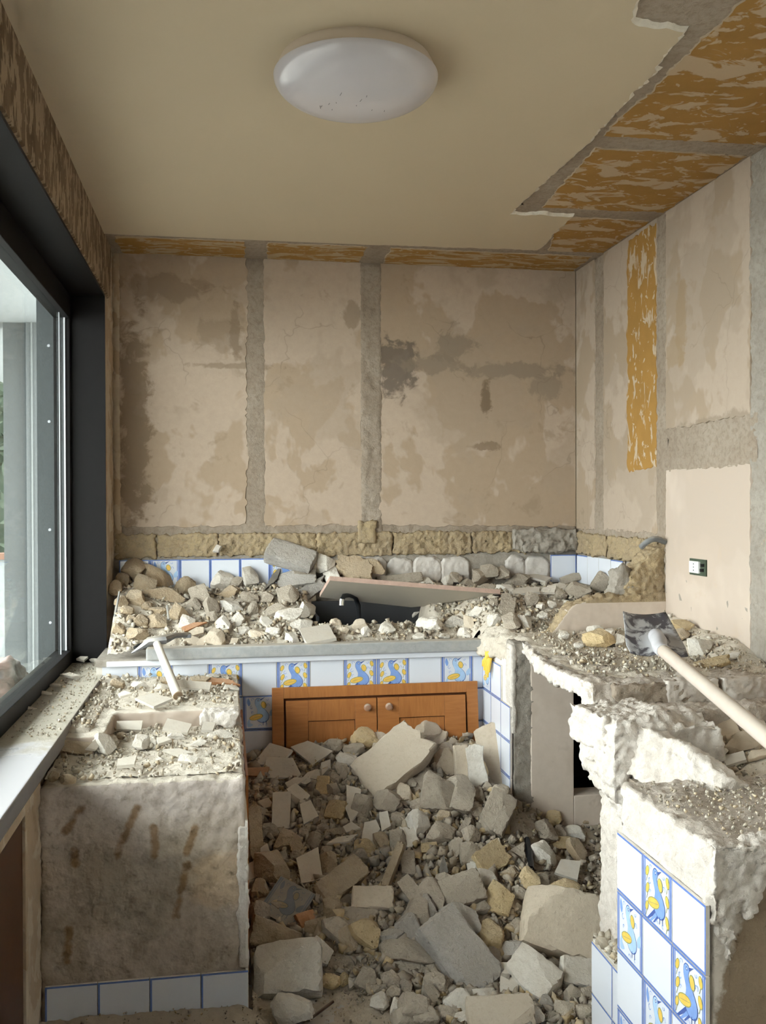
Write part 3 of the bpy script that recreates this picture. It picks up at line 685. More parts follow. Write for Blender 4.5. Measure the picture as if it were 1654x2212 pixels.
rough_strip('mortar_rib', 'left', 4.74, YB, 0.9, ZC, 'plaster_side', wall_left, off=0.004, amp=0.006, seed=102)
rough_solid('plaster_pilaster', [(XL-0.02, XL+0.012, 2.66, 2.90, 0.0, 0.755)], 'plaster_side', wall_left, voxel=0.013, amp=0.006, freq=20, seed=103)
box('sill_moulding', XL-0.01, XL+0.022, 1.2, 2.70, 0.735, 0.768, 'plaster_side', wall_left, 0.004)
# window: black frame in a deep black reveal, one big pane, pale gasket line, dusty stone sill
win = structure(empty('window_1', (XG, WIN_Y1, WIN_Z0)))
D = 'black_aluminium'
box('reveal_jamb', XG-0.05, XL+0.004, WIN_Y1, WIN_Y1+0.012, WIN_Z0, WIN_Z1+0.012, D, win)
box('outer_jamb', XL-0.30, XG-0.05, WIN_Y1-0.004, WIN_Y1+0.012, WIN_Z0-0.02, WIN_Z1+0.012, 'outside_grey', win)
for zz_ in (1.02, 1.45, 1.95, 2.3): lathe('jamb_screw', [(0.0, -0.004), (0.006, -0.003), (0.007, 0.0)], (XG-0.075, WIN_Y1-0.004, zz_), 'gasket', win, 12, axis='y')
box('reveal_head', XL-0.30, XL+0.004, WIN_Y0, WIN_Y1+0.012, WIN_Z1, WIN_Z1+0.012, D, win)
box('reveal_jamb', XL-0.30, XL+0.004, WIN_Y0-0.012, WIN_Y0, WIN_Z0, WIN_Z1+0.012, D, win)
GZ0, GZ1 = WIN_Z0+0.065, 2.425
for (y0, y1, z0, z1, nm) in ((WIN_Y0, WIN_Y1, WIN_Z0, GZ0, 'sash_rail'), (WIN_Y0, WIN_Y1, GZ1, WIN_Z1, 'sash_rail'), (WIN_Y1-0.035, WIN_Y1, GZ0, GZ1, 'sash_stile'), (WIN_Y0, WIN_Y0+0.05, GZ0, GZ1, 'sash_stile')):
    box(nm, XG-0.05, XG+0.022, y0, y1, z0, z1, D, win, 0.003)
box('glazing_gasket', XG-0.004, XG+0.003, WIN_Y1-0.043, WIN_Y1-0.035, GZ0, GZ1, 'gasket', win)
box('glazing_gasket', XG-0.006, XG-0.002, WIN_Y1-0.16, WIN_Y1-0.155, GZ0, GZ1, 'gasket', win)
box('glass_pane', XG-0.008, XG-0.004, WIN_Y0+0.05, WIN_Y1-0.035, GZ0, GZ1, 'window_glass', win)
sill = structure(empty('trim_1', (XG, 3.0, WIN_Z0)))
o = box('sill_slab', XG-0.10, XL+0.03, WIN_Y0, WIN_Y1+0.005, WIN_Z0-0.055, WIN_Z0, 'sill_stone', sill, 0.003)
o.data.materials.append(M['sill_top']); set_faces(o, lambda C, N: (N[:, 2] > 0.9).astype(int))

# outside the window: terrace, grey pier of the building, low white wall, shrubs
terr = tag(box('terrace_ground', -14, XL-0.31, -8, 26, -0.15, -0.02, 'terrace'), kind='structure')
box('terrace_ground', XL-0.31, 6, -16, YN-0.11, -0.15, -0.02, 'terrace')['kind'] = 'structure'
structure(box('trim_3', -2.3, XL-0.31, -3.0, 12.0, 2.86, 3.0, 'outside_white'))   # porch roof over the terrace
pier = tag(empty('porch_pier', (-1.2, 7.2, 0)), 'grey rendered pier of the building standing outside the window', 'pier')
local(box('pier_shaft', -1.54, -0.9, 7.0, 7.3, -0.02, 4.2, 'outside_grey'), pier)
local(box('pier_edge', -1.38, -1.30, 6.97, 7.0, -0.02, 4.2, 'outside_pale'), pier)
local(box('pier_edge', -1.345, -1.335, 6.96, 6.97, -0.02, 4.2, 'outside_white'), pier)
lw = tag(empty('garden_wall', (-2.8, 10.4, 0)), 'low white garden wall with terracotta coping seen through the window', 'wall')
local(box('wall_body', -5, -1.6, 10.3, 10.5, -0.02, 1.0, 'outside_white'), lw)
local(box('coping', -5, -1.6, 10.26, 10.54, 1.0, 1.06, 'outside_terracotta'), lw)
cp = tag(empty('neighbour_house', (-6, 21, 0)), 'pale neighbouring house high up behind the shrubs outside', 'house')
local(box('house_wall', -9, -3.2, 21, 22, -0.02, 9.6, 'outside_white'), cp)
local(box('house_roof', -9.2, -3.0, 20.8, 22, 9.6, 9.9, 'outside_terracotta'), cp)
def shrub(loc, r, hgt, n, seed, label):
    s = tag(empty('garden_shrub', loc), label, 'shrub', 'shrubs outside the window'); rr = np.random.default_rng(seed)
    V = []; F = []
    for k in range(n):
        a = rr.uniform(0, 2*math.pi); h = rr.uniform(0.1, 1)**0.8*hgt; q = r*math.sqrt(rr.uniform(0.1, 1))*(1.1-0.6*h/hgt)
        c = np.array([q*math.cos(a), q*math.sin(a), h]); d1 = rr.normal(size=3); d1 /= np.linalg.norm(d1); d2 = np.cross(d1, rr.normal(size=3)); d2 /= np.linalg.norm(d2)
        L = rr.uniform(0.08, 0.16); i = len(V); V += [c-d1*L, c+d2*L*0.35, c+d1*L, c-d2*L*0.35]; F.append((i, i+1, i+2, i+3))
    link('foliage', mesh('foliage', V, F, ('leaf',)), s)
    lathe('leaf_core', [(0.02, 0.0), (r*0.6, hgt*0.2), (r*0.62, hgt*0.5), (r*0.3, hgt*0.85), (0.01, hgt*0.92)], (0, 0, 0), 'leaf_dark', None, 10).parent = s
shrub((-2.95, 12.2, -0.02), 0.9, 4.6, 1800, 1, 'tall green shrub nearest the porch pier outside the window')
shrub((-3.9, 12.8, -0.02), 1.0, 3.6, 1200, 2, 'broad green shrub further left beyond the garden wall')

# ------------------------------------------------------------------ the sink counter along the back wall
sc_ = tag(empty('sink_counter', (0.6, YC, 0)), 'tiled masonry sink counter buried in rubble along the back wall', 'counter')
box('front_wall', XL, 1.19, YC, YC+0.08, 0, 0.866, 'tile_body', sc_)
for (a, b, c, d) in ((XL, XR, YC-0.02, 4.36), (XL, XR, 4.74, YB+0.012), (XL, 0.42, 4.36, 4.74), (1.15, XR, 4.36, 4.74)):
    box('worktop_slab', a, b, c, d, 0.866 if c < YC else 0.868, 0.895, 'mortar_grey', sc_)
box('white_trim', -0.502, 1.19, YC-0.032, YC-0.004, 0.866, 0.889, 'trim_white', sc_, 0.003)
xc = 0.5261; zt = 0.866; birds = {-6: 1, -4: 0, -2: 0, 0: 0, 1: 0, 3: 1}
for i in range(-7, 5):
    x0 = xc+i*T; wd = min(T, 1.181-x0)
    if x0 < XL: continue
    tile(sc_, (x0, YC, zt-T), borders='', bird=birds.get(i), w=wd, mirror=False)
    for r in range(1, 6):
        z0 = zt-T*(r+1); hh = T
        if z0 < 0: hh = T+z0; z0 = 0
        if hh < 0.02: continue
        tile(sc_, (x0, YC, z0), borders='T' if not (i == -3 and r == 1) else 'TB', bird=1 if (i == -3 and r == 1) else None, w=wd, h=hh)
sk = tag(empty('kitchen_sink', (0.8, 4.55, 0.6)), 'dark sink bowl hidden in the gap beneath the fallen board', 'sink')
box('bowl_floor', 0.42, 1.15, 4.36, 4.74, 0.66, 0.67, 'sink_dark', sk)
for (a, b, c, d) in ((0.42, 0.43, 4.36, 4.74), (1.14, 1.15, 4.36, 4.74), (0.43, 1.14, 4.36, 4.37), (0.43, 1.14, 4.73, 4.74)): box('bowl_side', a, b, c, d, 0.67, 0.895, 'sink_dark', sk)
box('gap_shade_panel', 0.43, 1.10, 4.70, 4.712, 0.67, 1.075, 'sink_dark', sk)  # added dark panels standing in for the shade in the gap under the board
box('gap_shade_panel', 0.43, 0.442, 4.44, 4.70, 0.67, 1.03, 'sink_dark', sk)
fc = tag(empty('sink_faucet', (0.66, 4.60, 0.9)), 'black gooseneck faucet with chrome tip under the fallen board', 'faucet')
arc = [(0.66+0.0, 4.62, 0.88), (0.66, 4.62, 1.0), (0.655, 4.61, 1.06), (0.635, 4.58, 1.105), (0.60, 4.54, 1.12), (0.57, 4.51, 1.118), (0.558, 4.495, 1.10)]
tube('spout', arc, 0.012, 'black_plastic', fc); tube('chrome_tip', [(0.558, 4.495, 1.105), (0.555, 4.49, 1.075)], 0.013, 'chrome', fc)
bar = tag(empty('metal_straightedge', (0.4, 4.16, 0.89)), 'long grey metal straightedge bar with raised lettering along the sink counter edge', 'straightedge')
bm = bmesh.new(); box_bm(bm, -0.335, 1.20, 4.142, 4.205, 0.891, 0.944, 0.006)
o = link('bar_body', bm_mesh('bar_body', bm, ('metal_bar',))); local(o, bar)
def lettering(x0, txt, parent):
    cu = bpy.data.curves.new('raised_lettering', 'FONT'); cu.body = txt; cu.size = 0.030; cu.extrude = 0.0007; cu.space_character = 1.25
    o = bpy.data.objects.new('raised_lettering', cu); COL.objects.link(o); cu.materials.append(M['lettering_grey'])
    dg_ = bpy.context.evaluated_depsgraph_get(); m_ = bpy.data.meshes.new_from_object(o.evaluated_get(dg_)); bpy.data.objects.remove(o); o = link('raised_lettering', m_)
    o.location = (x0, 4.1418, 0.906); o.rotation_euler = (math.pi/2, 0, 0); local(o, parent)
    V = [(x0+.235, 4.1414, .905), (x0+.265, 4.1414, .905), (x0+.25, 4.1414, .93)]
    local(link('raised_emblem', mesh('raised_emblem', V, [(0, 1, 2)], ('lettering_grey',))), parent)
for x0, s in ((-0.20, 'MESSERSI'), (0.13, 'MESSERSI'), (0.45, 'MESSERSI'), (0.77, 'MESSERSI'), (1.09, 'MES')): lettering(x0, s, bar)

# fallen board over the sink, overhanging towards the room
bd = tag(empty('fallen_board', (0.9, 4.5, 1.1)), 'long thin beige board with reddish edge fallen across the sink', 'board')
A = hitp(712, 1254, 1, 4.36); B = hitp(1080, 1283, 1, 4.36); Cc = hitp(1080, 1296, 1, 4.62); Dd = hitp(888, 1312, 1, 4.66); E_ = hitp(690, 1290, 1, 4.62)
nrm = np.cross(B-A, E_-A); nrm /= np.linalg.norm(nrm); nrm = nrm if nrm[2] > 0 else -nrm
tp = [A, B, Cc, Dd, E_]; V = [tuple(p) for p in tp] + [tuple(np.array(p)+nrm*0.022) for p in tp]
F = [(4, 3, 2, 1, 0), (5, 6, 7, 8, 9)] + [(i, (i+1) % 5, 5+(i+1) % 5, 5+i) for i in range(5)]
me = mesh('board_panel', V, F, ('board_beige', 'board_edge'), [0, 0, 1, 1, 1, 1, 1]); local(link('board_panel', me), bd)

# ------------------------------------------------------------------ the stripped counter on the left
lc = tag(empty('stripped_counter', (-0.23, YF, 0)), 'masonry counter stripped of its top under the window, with bare stained front', 'counter')
kf = lambda P: np.where((P[:, 0] > 0.05) & (P[:, 2] < 0.70), 0.1, 1.0)
o = rough_solid('masonry_body', [(XL+0.01, 0.058, YF+0.006, YC, 0.0, 0.735)], ('plaster_counter_front', 'dust_pale'), lc, voxel=0.011, amp=0.010, freq=11, seed=120, keep=kf)
set_faces(o, lambda C, N: ((N[:, 2] > 0.6) & (C[:, 2] > 0.6)).astype(int))
o = rough_solid('raised_ledge', [(-0.415, 0.056, 3.56, YC, 0.72, 0.796), (XL+0.01, -0.40, 3.22, YC, 0.72, 0.796)], ('plaster_smooth', 'dust_pale'), lc, voxel=0.009, amp=0.004, freq=24, seed=121)
set_faces(o, lambda C, N: (N[:, 2] > 0.5).astype(int))
rough_solid('broken_mortar', [[(-0.10, 3.50, .74), (-0.08, 3.58, .80), (0.056, 3.50, .795), (0.056, 3.58, .80), (0.03, 3.49, .74), (-0.09, 3.52, .79)]], 'white_rubble_wall', lc, voxel=0.007, amp=0.010, freq=22, seed=122)
for i in range(4):
    wd = T if i < 3 else 0.066-(-0.5259+3*T)
    tile(lc, (-0.5259+i*T, YF+0.004, 0.0), borders='LT' if i < 3 else 'LT', w=wd)
box('side_panel', 0.058, 0.066, YF-0.003, YC, 0.0, 0.60, 'tile_body', lc)
box('wood_edge', 0.0665, 0.075, YF+0.28, YC-0.02, 0.0, 0.66, 'cherry_wood', lc)
rough_solid('plaster_edge', [(0.035, 0.067, YF-0.004, YF+0.03, 0.16, 0.585)], 'white_rubble_wall', lc, voxel=0.008, amp=0.006, freq=25, seed=123)

# ------------------------------------------------------------------ the broken masonry peninsula on the right
pn = tag(empty('broken_peninsula', (1.5, 2.8, 0)), 'broken white masonry peninsula with tiled ends running along the right wall', 'counter')
PY = 3.76; PX = 1.181
o = rough_solid('mortar_quoin', [(PX+0.004, 1.27, PY, PY+0.10, 0, 0.985)], 'mortar_grey', pn, voxel=0.010, amp=0.007, freq=26, seed=130)
box('rear_panel', 1.262, 1.45, PY-0.004, PY+0.10, 0, 0.97, 'plaster_pier', pn, 0.004)
box('rear_panel', 1.45, XR, PY-0.004, PY+0.10, 0.80, 0.97, 'plaster_pier', pn, 0.004)
box('rear_panel', 1.45, XR, PY-0.004, PY+0.10, 0.0, 0.33, 'plaster_pier', pn, 0.004)
box('dark_recess', 1.44, XR, PY+0.30, PY+0.32, 0.30, 0.82, 'recess_shade', pn)  # opening lined near-black, its inner shade painted into the colour
for (a, b, c, d) in ((1.44, 1.446, 0.3, 0.82), (XR-.006, XR, 0.3, 0.82), (1.446, XR-.006, 0.812, 0.82), (1.446, XR-.006, 0.3, 0.31)): box('dark_recess', a, b, PY+0.10, PY+0.30, c, d, 'recess_shade', pn)
box('side_wall', PX, 1.26, PY+0.02, YC, 0, 0.90, 'tile_body', pn)
for i in range(3):
    y0 = YC-i*T; wd = min(T, y0-PY)
    for r in range(6):
        z0 = zt-T*(r+1); hh = T
        if z0 < 0: hh = T+z0; z0 = 0
        if r == 0 and i == 2: continue
        tile(pn, (PX, y0, z0), -math.pi/2, borders='RTB', bird=1 if (r == 0 and i == 0) else None, w=wd, h=hh)
rough_solid('plaster_edge', [(PX-0.006, PX+0.02, PY-0.004, PY+0.075, 0.60, 0.975)], 'white_rubble_wall', pn, voxel=0.009, amp=0.006, freq=20, seed=131)
# worktop plateau with the shovel: broken left edge
hull = lambda poly, z0, z1: [(x, y, z) for z in (z0, z1) for x, y in poly]
o = rough_solid('broken_slab', [hull([(1.23, 3.80), (XR, 3.80), (XR, 3.3), (1.15, 3.3), (1.20, 3.62)], 0.935, 0.985), hull([(1.16, 3.4), (XR, 3.4), (XR, 2.88), (1.17, 2.88), (1.15, 3.1)], 0.925, 0.98), hull([(1.17, 2.95), (XR, 2.95), (XR, 2.74), (1.19, 2.74)], 0.86, 0.915)],
                 ('white_rubble_wall', 'rough_top'), pn, voxel=0.008, amp=0.014, freq=15, seed=132)
set_faces(o, lambda C, N: ((N[:, 2] > 0.55) | ((N[:, 1] < -0.5) & (C[:, 1] < 2.95))).astype(int))
rough_solid('mortar_face', [(1.24, 1.50, 2.85, 2.90, 0.90, 0.975)], 'mortar', pn, voxel=0.009, amp=0.014, freq=28, seed=133)
for k, (a, b) in enumerate(((1.42, 1.60), (1.62, 1.80), (1.815, XR))):
    rough_solid('ribbed_pad', [(a, b, 2.845, 2.90, 0.905, 0.985)], 'pad_ribbed', pn, voxel=0.008, amp=0.009, freq=26, seed=134+k)
rough_solid('crumbled_corner', [[(1.13, 4.21, .87), (1.13, 4.17, .875), (1.20, 3.78, .90), (1.27, 3.78, .90), (1.27, 4.3, .90), (1.145, 4.2, .95), (1.20, 3.85, .985), (1.27, 3.80, .99), (1.27, 4.3, 1.02)]], 'dust_pale', pn, voxel=0.009, amp=0.014, freq=20, seed=139)
# front pier with crumbling end, lip beside the cut-out
kk = lambda P: 0.6+0.8*sstep(0.3, 0.9, P[:, 2])
rough_solid('broken_pier', [hull([(1.085, 2.70), (1.40, 2.70), (1.40, 2.47), (1.08, 2.49)], 0.72, 0.93), hull([(1.112, 2.68), (1.40, 2.68), (1.40, 2.48), (1.10, 2.48)], 0.0, 0.80), hull([(1.075, 2.72), (1.25, 2.78), (1.25, 2.5), (1.075, 2.5)], 0.77, 0.90), hull([(1.12, 2.74), (1.28, 2.80), (1.25, 2.5), (1.09, 2.5)], 0.80, 0.95)],
            'white_rubble_wall', pn, voxel=0.0075, amp=0.018, freq=11, seed=140, keep=kk)
rough_solid('broken_lip', [hull([(1.05, 2.76), (1.20, 2.80), (1.22, 2.60), (1.075, 2.55)], 0.84, 0.945),
    [(1.06, 2.68, 0.80), (1.10, 2.70, 0.945), (1.19, 2.72, 0.93), (1.19, 2.70, 0.78), (1.13, 2.36, 0.80), (1.20, 2.34, 0.925), (1.255, 2.34, 0.905), (1.26, 2.30, 0.78), (1.20, 2.16, 0.83), (1.235, 2.15, 0.875), (1.30, 2.15, 0.865), (1.31, 2.15, 0.80)]],
            'white_rubble_wall', pn, voxel=0.0075, amp=0.013, freq=11, seed=141)
box('recess_floor', 1.12, XR, 2.24, 2.76, 0.76, 0.79, 'mortar', pn)
g = G('near_front')
q = g.xyz(); lim = g.math('ADD', g.math('ADD', q[0], g.math('MULTIPLY', g.math('SUBTRACT', g.noise(16, 5, 0.65), 0.5), 0.10)), g.math('MULTIPLY', g.math('SUBTRACT', q[2], 0.60), -0.28))
c = g.mix(g.ramp(lim, (1.055/1.2*1.0-0.0, 0.0), (0.89, 1.0)) if False else g.math('MULTIPLY', g.math('SUBTRACT', lim, 1.035), 60.0, True), g.mix(g.noise(30, 4), (0.48, 0.42, 0.36), (0.70, 0.65, 0.59)), g.mix(g.noise(5, 4), (0.25, 0.19, 0.13), (0.31, 0.24, 0.17)))
g.bump(g.noise(60, 4, 0.7), 0.5, 0.006); M['near_front'] = g.fin(c, 0.95, 0.1)
# near block: tiled side, rough mortar top, dark brown plaster front
NX, NY1, NY0, NZ = 0.989, 2.2616, 1.8116, 0.722
o = rough_solid('near_block', [(NX+0.012, XR, 1.815, 2.27, 0.0, 0.845)], ('white_rubble_wall', 'rough_top', 'near_front'), pn, voxel=0.010, amp=0.012, freq=14, seed=142, keep=lambda P: np.where(P[:, 2] < 0.74, 0.25, 1.0))
set_faces(o, lambda C, N: np.where(N[:, 2] > 0.5, 1, np.where(C[:, 1] < 1.84, 2, 0)))
rough_solid('crumbled_edge', [[(1.0, 1.86, .85), (1.07, 1.86, .85), (1.07, 1.795, .85), (1.0, 1.795, .85), (1.0, 1.86, .66), (1.035, 1.84, .56), (1.045, 1.80, .60), (1.0, 1.80, .70)], [(1.05, 1.85, .85), (1.15, 1.85, .85), (1.17, 1.79, .84), (1.05, 1.79, .85), (1.06, 1.84, .70), (1.075, 1.80, .68), (1.12, 1.80, .77)], hull([(1.10, 1.85), (XR, 1.85), (XR, 1.80), (1.10, 1.80)], 0.775, 0.85)], ('white_rubble_wall', 'mortar'), pn, voxel=0.007, amp=0.016, freq=20, seed=143)
for i in range(3):
    for r in range(5):
        z0 = NZ-T*(r+1); hh = T
        if z0 < 0: hh = T+z0; z0 = 0
        b = (i+r) % 2 == 1
        tile(pn, (NX+0.009, NY1-i*T, z0), -math.pi/2, borders='RTB' if not b else 'TB', bird=(0 if i >= 1 and r < 2 else 1) if b else None, h=hh)
for i in range(2):
    for r in range(2):
        tile(pn, (1.062, 2.59-i*T, 0.285-T*(r+1) if r == 0 else 0.0), -math.pi/2, borders='RT', h=T if r == 0 else 0.135)
box('kerb', 1.062, 1.12, 2.27, 2.60, 0, 0.285, 'tile_body', pn)
# stub of the demolished partition
st = tag(empty('partition_stub', (1.6, 3.82, 0.98)), 'broken stub of a plastered tuff partition rising from the peninsula worktop', 'wall stub')
o = rough_solid('stub_masonry', [[(x, y, z) for y in (3.80, 3.90) for x, z in ((1.36, 0.93), (1.36, 1.0), (1.46, 1.13), (1.60, 1.165), (1.60, 0.93))], [(x, y, z) for y in (3.80, 3.90) for x, z in ((1.58, 0.93), (1.58, 1.16), (1.72, 1.17), (XR+.01, 1.18), (XR+.01, 0.93))],
      [(x, y, z) for y in (3.81, 3.92) for x, z in ((1.70, 1.10), (1.70, 1.20), (1.77, 1.30), (XR+.01, 1.40), (XR+.01, 1.10))]], ('tuff_wall', 'plaster_pier'), st, voxel=0.007, amp=0.016, freq=16, seed=150, keep=lambda P: np.where((P[:, 1] < 3.81) & (P[:, 2] < 1.15), 0.15, 1.0))
set_faces(o, lambda C, N: ((N[:, 1] < -0.85) & (C[:, 2] < 1.14)).astype(int))
rough_solid('mortar_cap', [[(1.65, 3.82, 1.15), (1.75, 3.81, 1.16), (1.76, 3.88, 1.28), (1.70, 3.83, 1.315), (1.665, 3.88, 1.27), (1.64, 3.89, 1.17), (1.75, 3.89, 1.16)]], 'mortar_grey', st, voxel=0.009, amp=0.014, freq=20, seed=151)

# ------------------------------------------------------------------ fittings and tools
lp = tag(empty('ceiling_lamp', (0.395, 2.66, ZC-0.012)), 'large round milky ceiling lamp, unlit and glossy', 'lamp')
LC = (0.374, 2.645, ZC-0.012)
lathe('lamp_base', [(0.0, 0.0), (0.214, 0.0), (0.220, -0.012), (0.226, -0.036), (0.215, -0.042)], LC, 'lamp_base', lp, 72)
prof = [(0.216, -0.034)] + [(0.233*math.cos(t)**0.8 if math.cos(t) > 0 else 0.0, -0.038-0.080*math.sin(t)) for t in np.linspace(0.0, math.pi/2, 22)]
lathe('lamp_shade', prof, LC, 'lamp_shade', lp, 96, smooth=60)

sv = []; sf = []; rs = np.random.default_rng(5)
for k in range(11):
    a, rr = rs.uniform(0, 6.28), 0.10*math.sqrt(rs.uniform(0, 1)); th = math.acos(min(1, (rr/0.233)**1.25)); x, y = LC[0]+rr*math.cos(a)-0.01, LC[1]+rr*math.sin(a)*0.8
    zq = LC[2]-0.038-0.080*math.sin(math.acos(min(1.0, (math.hypot(x-LC[0], y-LC[1])/0.233)**1.25)))-0.0012; d = rs.uniform(-0.5, 0.5); L = rs.uniform(0.004, 0.011); i = len(sv)
    sv += [(x-.0007, y-L, zq), (x+.0007, y-L, zq), (x+.0007+d*L, y+L, zq), (x-.0007+d*L, y+L, zq)]; sf.append((i, i+1, i+2, i+3))
local(link('dead_insects', mesh('dead_insects', sv, sf, ('black_plastic',))), lp)
# cherry cabinet front leaning on the tiles
cb = tag(empty('cabinet_front', (0.672, YC-0.06, 0.30)), 'cherry wood cabinet front with two doors leaning behind the rubble heap', 'cabinet')
def cbox(n, x0, x1, z0, z1, y0, y1, m, p=None, bev=0.002):
    bm = bmesh.new(); box_bm(bm, x0, x1, y0, y1, z0, z1, bev); o = link(n, bm_mesh(n, bm, (m,))); o.parent = p or cb; return o
W2 = 0.468; HB = 0.452
cbox('frame_stile', -W2, -W2+.052, 0, HB, -.022, 0, 'cherry_wood'); cbox('frame_stile', W2-.052, W2, 0, HB, -.022, 0, 'cherry_wood')
cbox('frame_rail', -W2+.052, W2-.052, HB-.048, HB, -.022, 0, 'cherry_rail'); cbox('frame_rail', -W2+.052, W2-.052, 0, .05, -.022, 0, 'cherry_rail')
cbox('back_panel', -W2+.05, W2-.05, .04, HB-.04, -.004, 0, 'wood_dark')
for s in (-1, 1):
    x0, x1 = (-W2+.060, -.002) if s < 0 else (.002, W2-.060)
    d = cbox('door', x0+.05, x1-.05, .10, HB-.15, -.017, -.006, 'cherry_rail')
    z0, z1 = .058, HB-.058
    cbox('door_stile', x0, x0+.098 if s < 0 else x0+.098, z0, z1, -.026, -.006, 'cherry_wood', d); cbox('door_stile', x1-.098, x1, z0, z1, -.026, -.006, 'cherry_wood', d)
    cbox('door_rail', x0+.098, x1-.098, z1-.092, z1, -.0255, -.006, 'cherry_rail', d); cbox('door_rail', x0+.098, x1-.098, z0, z0+.092, -.0255, -.006, 'cherry_rail', d)
    for (ga, gb, gc, gd) in ((x0+.098, x1-.098, z1-.0955, z1-.092), (x0+.098, x1-.098, z0+.092, z0+.0955), (x0+.098, x0+.1005, z0+.092, z1-.092), (x1-.1005, x1-.098, z0+.092, z1-.092)): cbox('panel_shade_line', ga, gb, gc, gd, -.0185, -.0165, 'wood_dark', d, 0)  # flat dark strips paint the shade line where each panel is recessed
    kx = -.045 if s < 0 else .052
    kn = lathe('knob', [(0.0, -.052), (.010, -.051), (.0165, -.045), (.017, -.038), (.012, -.032), (.007, -.028), (.007, -.024)], (kx, 0, z1-.040), 'knob_wood', None, 20, axis='y'); kn.parent = d
cb.location = (0.672, YC-0.062, 0.30); cb.rotation_euler = (math.radians(-6.0), 0, math.radians(-0.3))

skt = tag(empty('wall_socket', (XR, 3.515, 1.305)), 'white power socket in a dark green wall box on the right wall', 'socket')
box('back_box', XR-0.006, XR+0.004, 3.447, 3.578, 1.272, 1.338, 'socket_box', skt)
skt_b = [box('socket_plate', XR-0.016, XR-0.004, 3.490, 3.566, 1.281, 1.329, 'socket_white', skt, 0.003)]
for dz in (-0.013, 0.0, 0.013): box('socket_hole', XR-0.0166, XR-0.0155, 3.525, 3.530, 1.305+dz-0.003, 1.305+dz+0.003, 'black_plastic', skt)
for (y, z) in ((3.458, 1.31), (3.462, 1.29)): box('wire_stub', XR-0.02, XR-0.004, y, y+0.008, z, z+0.012, 'black_plastic', skt)

# brown door under the window at the left edge
ld = tag(empty('low_cupboard', (XL, 2.2, 0)), 'dark brown wooden cupboard door under the near end of the window sill', 'cupboard')
box('door_panel', XL-0.005, XL+0.012, 1.3, 2.63, 0.02, 0.735, 'door_brown', ld, 0.003)
box('door_frame', XL-0.005, XL+0.020, 2.63, 2.66, 0.0, 0.735, 'plaster_side', ld, 0.002)

# shovel lying on the plateau
def make_shovel():
    s = tag(empty('steel_shovel', (1.6, 3.3, 1.0)), 'square steel shovel with long pale wooden handle on the peninsula worktop', 'shovel')
    zz = 1.075
    TL, TR, BR_, BL = hitp(1344, 1326, 2, 1.165), hitp(1436, 1324, 2, 1.165), hitp(1490, 1421, 2, 1.035), hitp(1352, 1416, 2, 1.04)
    SK = hitp(1428, 1408, 2, 1.07); n = 17; m = 15
    P = np.zeros((n, m, 3))
    nn = np.cross(TR-TL, BL-TL); nn /= np.linalg.norm(nn); nn = nn if nn[2] > 0 else -nn
    for i in range(n):
        for j in range(m):
            a, b = i/(n-1), j/(m-1)          # a: tip -> socket, b: left -> right
            p = (TL*(1-b)+TR*b)*(1-a)+(BL*(1-b)+BR_*b)*a
            ctr = abs(b-0.55)*2
            lift = 0.030*math.exp(-(ctr/0.22)**2)*sstep(0.25, 1.0, a) + 0.010*ctr**3 - 0.006*(1-ctr)*(1-a)
            rnd = 0.0
            if a > 0.8: p = p + (SK-p)*0.10*(a-0.8)/0.2*(ctr)
            P[i, j] = p + nn*lift
    o = grid_obj('blade', P, 'shovel_steel', s)
    md = o.modifiers.new('t', 'SOLIDIFY'); md.thickness = 0.003
    E0 = hitp(1425, 1400, 2, 1.085); E1 = hitp(1654, 1592, 2, 1.03); d = (E1-E0)/np.linalg.norm(E1-E0)
    pk = (TL*(.45)+TR*.55)*(0.55)+(BL*.45+BR_*.55)*0.45 + nn*0.02
    tube('socket', [pk-nn*0.012, E0*0.35+pk*0.65-nn*0.004, E0*0.7+pk*0.3+nn*0.006, E0, E0+d*0.05], [0.004, 0.026, 0.027, 0.024, 0.0225], 'shovel_socket', s, 16)
    tube('handle', [E0+d*0.04, E0+d*0.25, E1+d*0.15], [0.0205, 0.021, 0.021], 'handle_wood', s, 20)
    tube('handle_end', [E1+d*0.15, E1+d*0.153], [0.0208, 0.018], 'handle_end', s, 20)
make_shovel()
def make_pick():
    s = tag(empty('pickaxe', (-0.25, 4.1, 0.95)), 'small pickaxe with dusty wooden handle resting across the metal straightedge', 'pickaxe')
    H0 = hitp(338, 1388, 1, 4.10); H1 = hitp(384, 1503, 2, 0.815); d = (H1-H0)/np.linalg.norm(H1-H0)
    tube('handle', [H0-d*0.03, H0+d*0.1, H0+(H1-H0)*0.6, H1], [0.017, 0.0165, 0.018, 0.020], 'pick_handle', s, 18)
    tube('handle_end', [H1-d*0.002, H1+d*0.003], [0.0203, 0.018], 'handle_end', s, 18)
    L0 = hitp(284, 1411, 1, 4.10); R0 = hitp(410, 1371, 1, 4.20)
    pts = [L0, L0*0.6+H0*0.4+np.array([0, 0, .008]), H0+np.array([-.03, 0, .006]), H0+np.array([.035, 0, .012]), H0*0.45+R0*0.55+np.array([0, 0, .012]), R0]
    o = tube('pick_head', pts, [0.003, 0.011, 0.019, 0.020, 0.013, 0.010], 'pick_steel', s, 8)
    box('cutting_blade', R0[0]-0.03, R0[0]+0.006, R0[1]-0.018, R0[1]+0.018, R0[2]-0.012, R0[2]+0.004, 'pick_steel', s, 0.002)
make_pick()
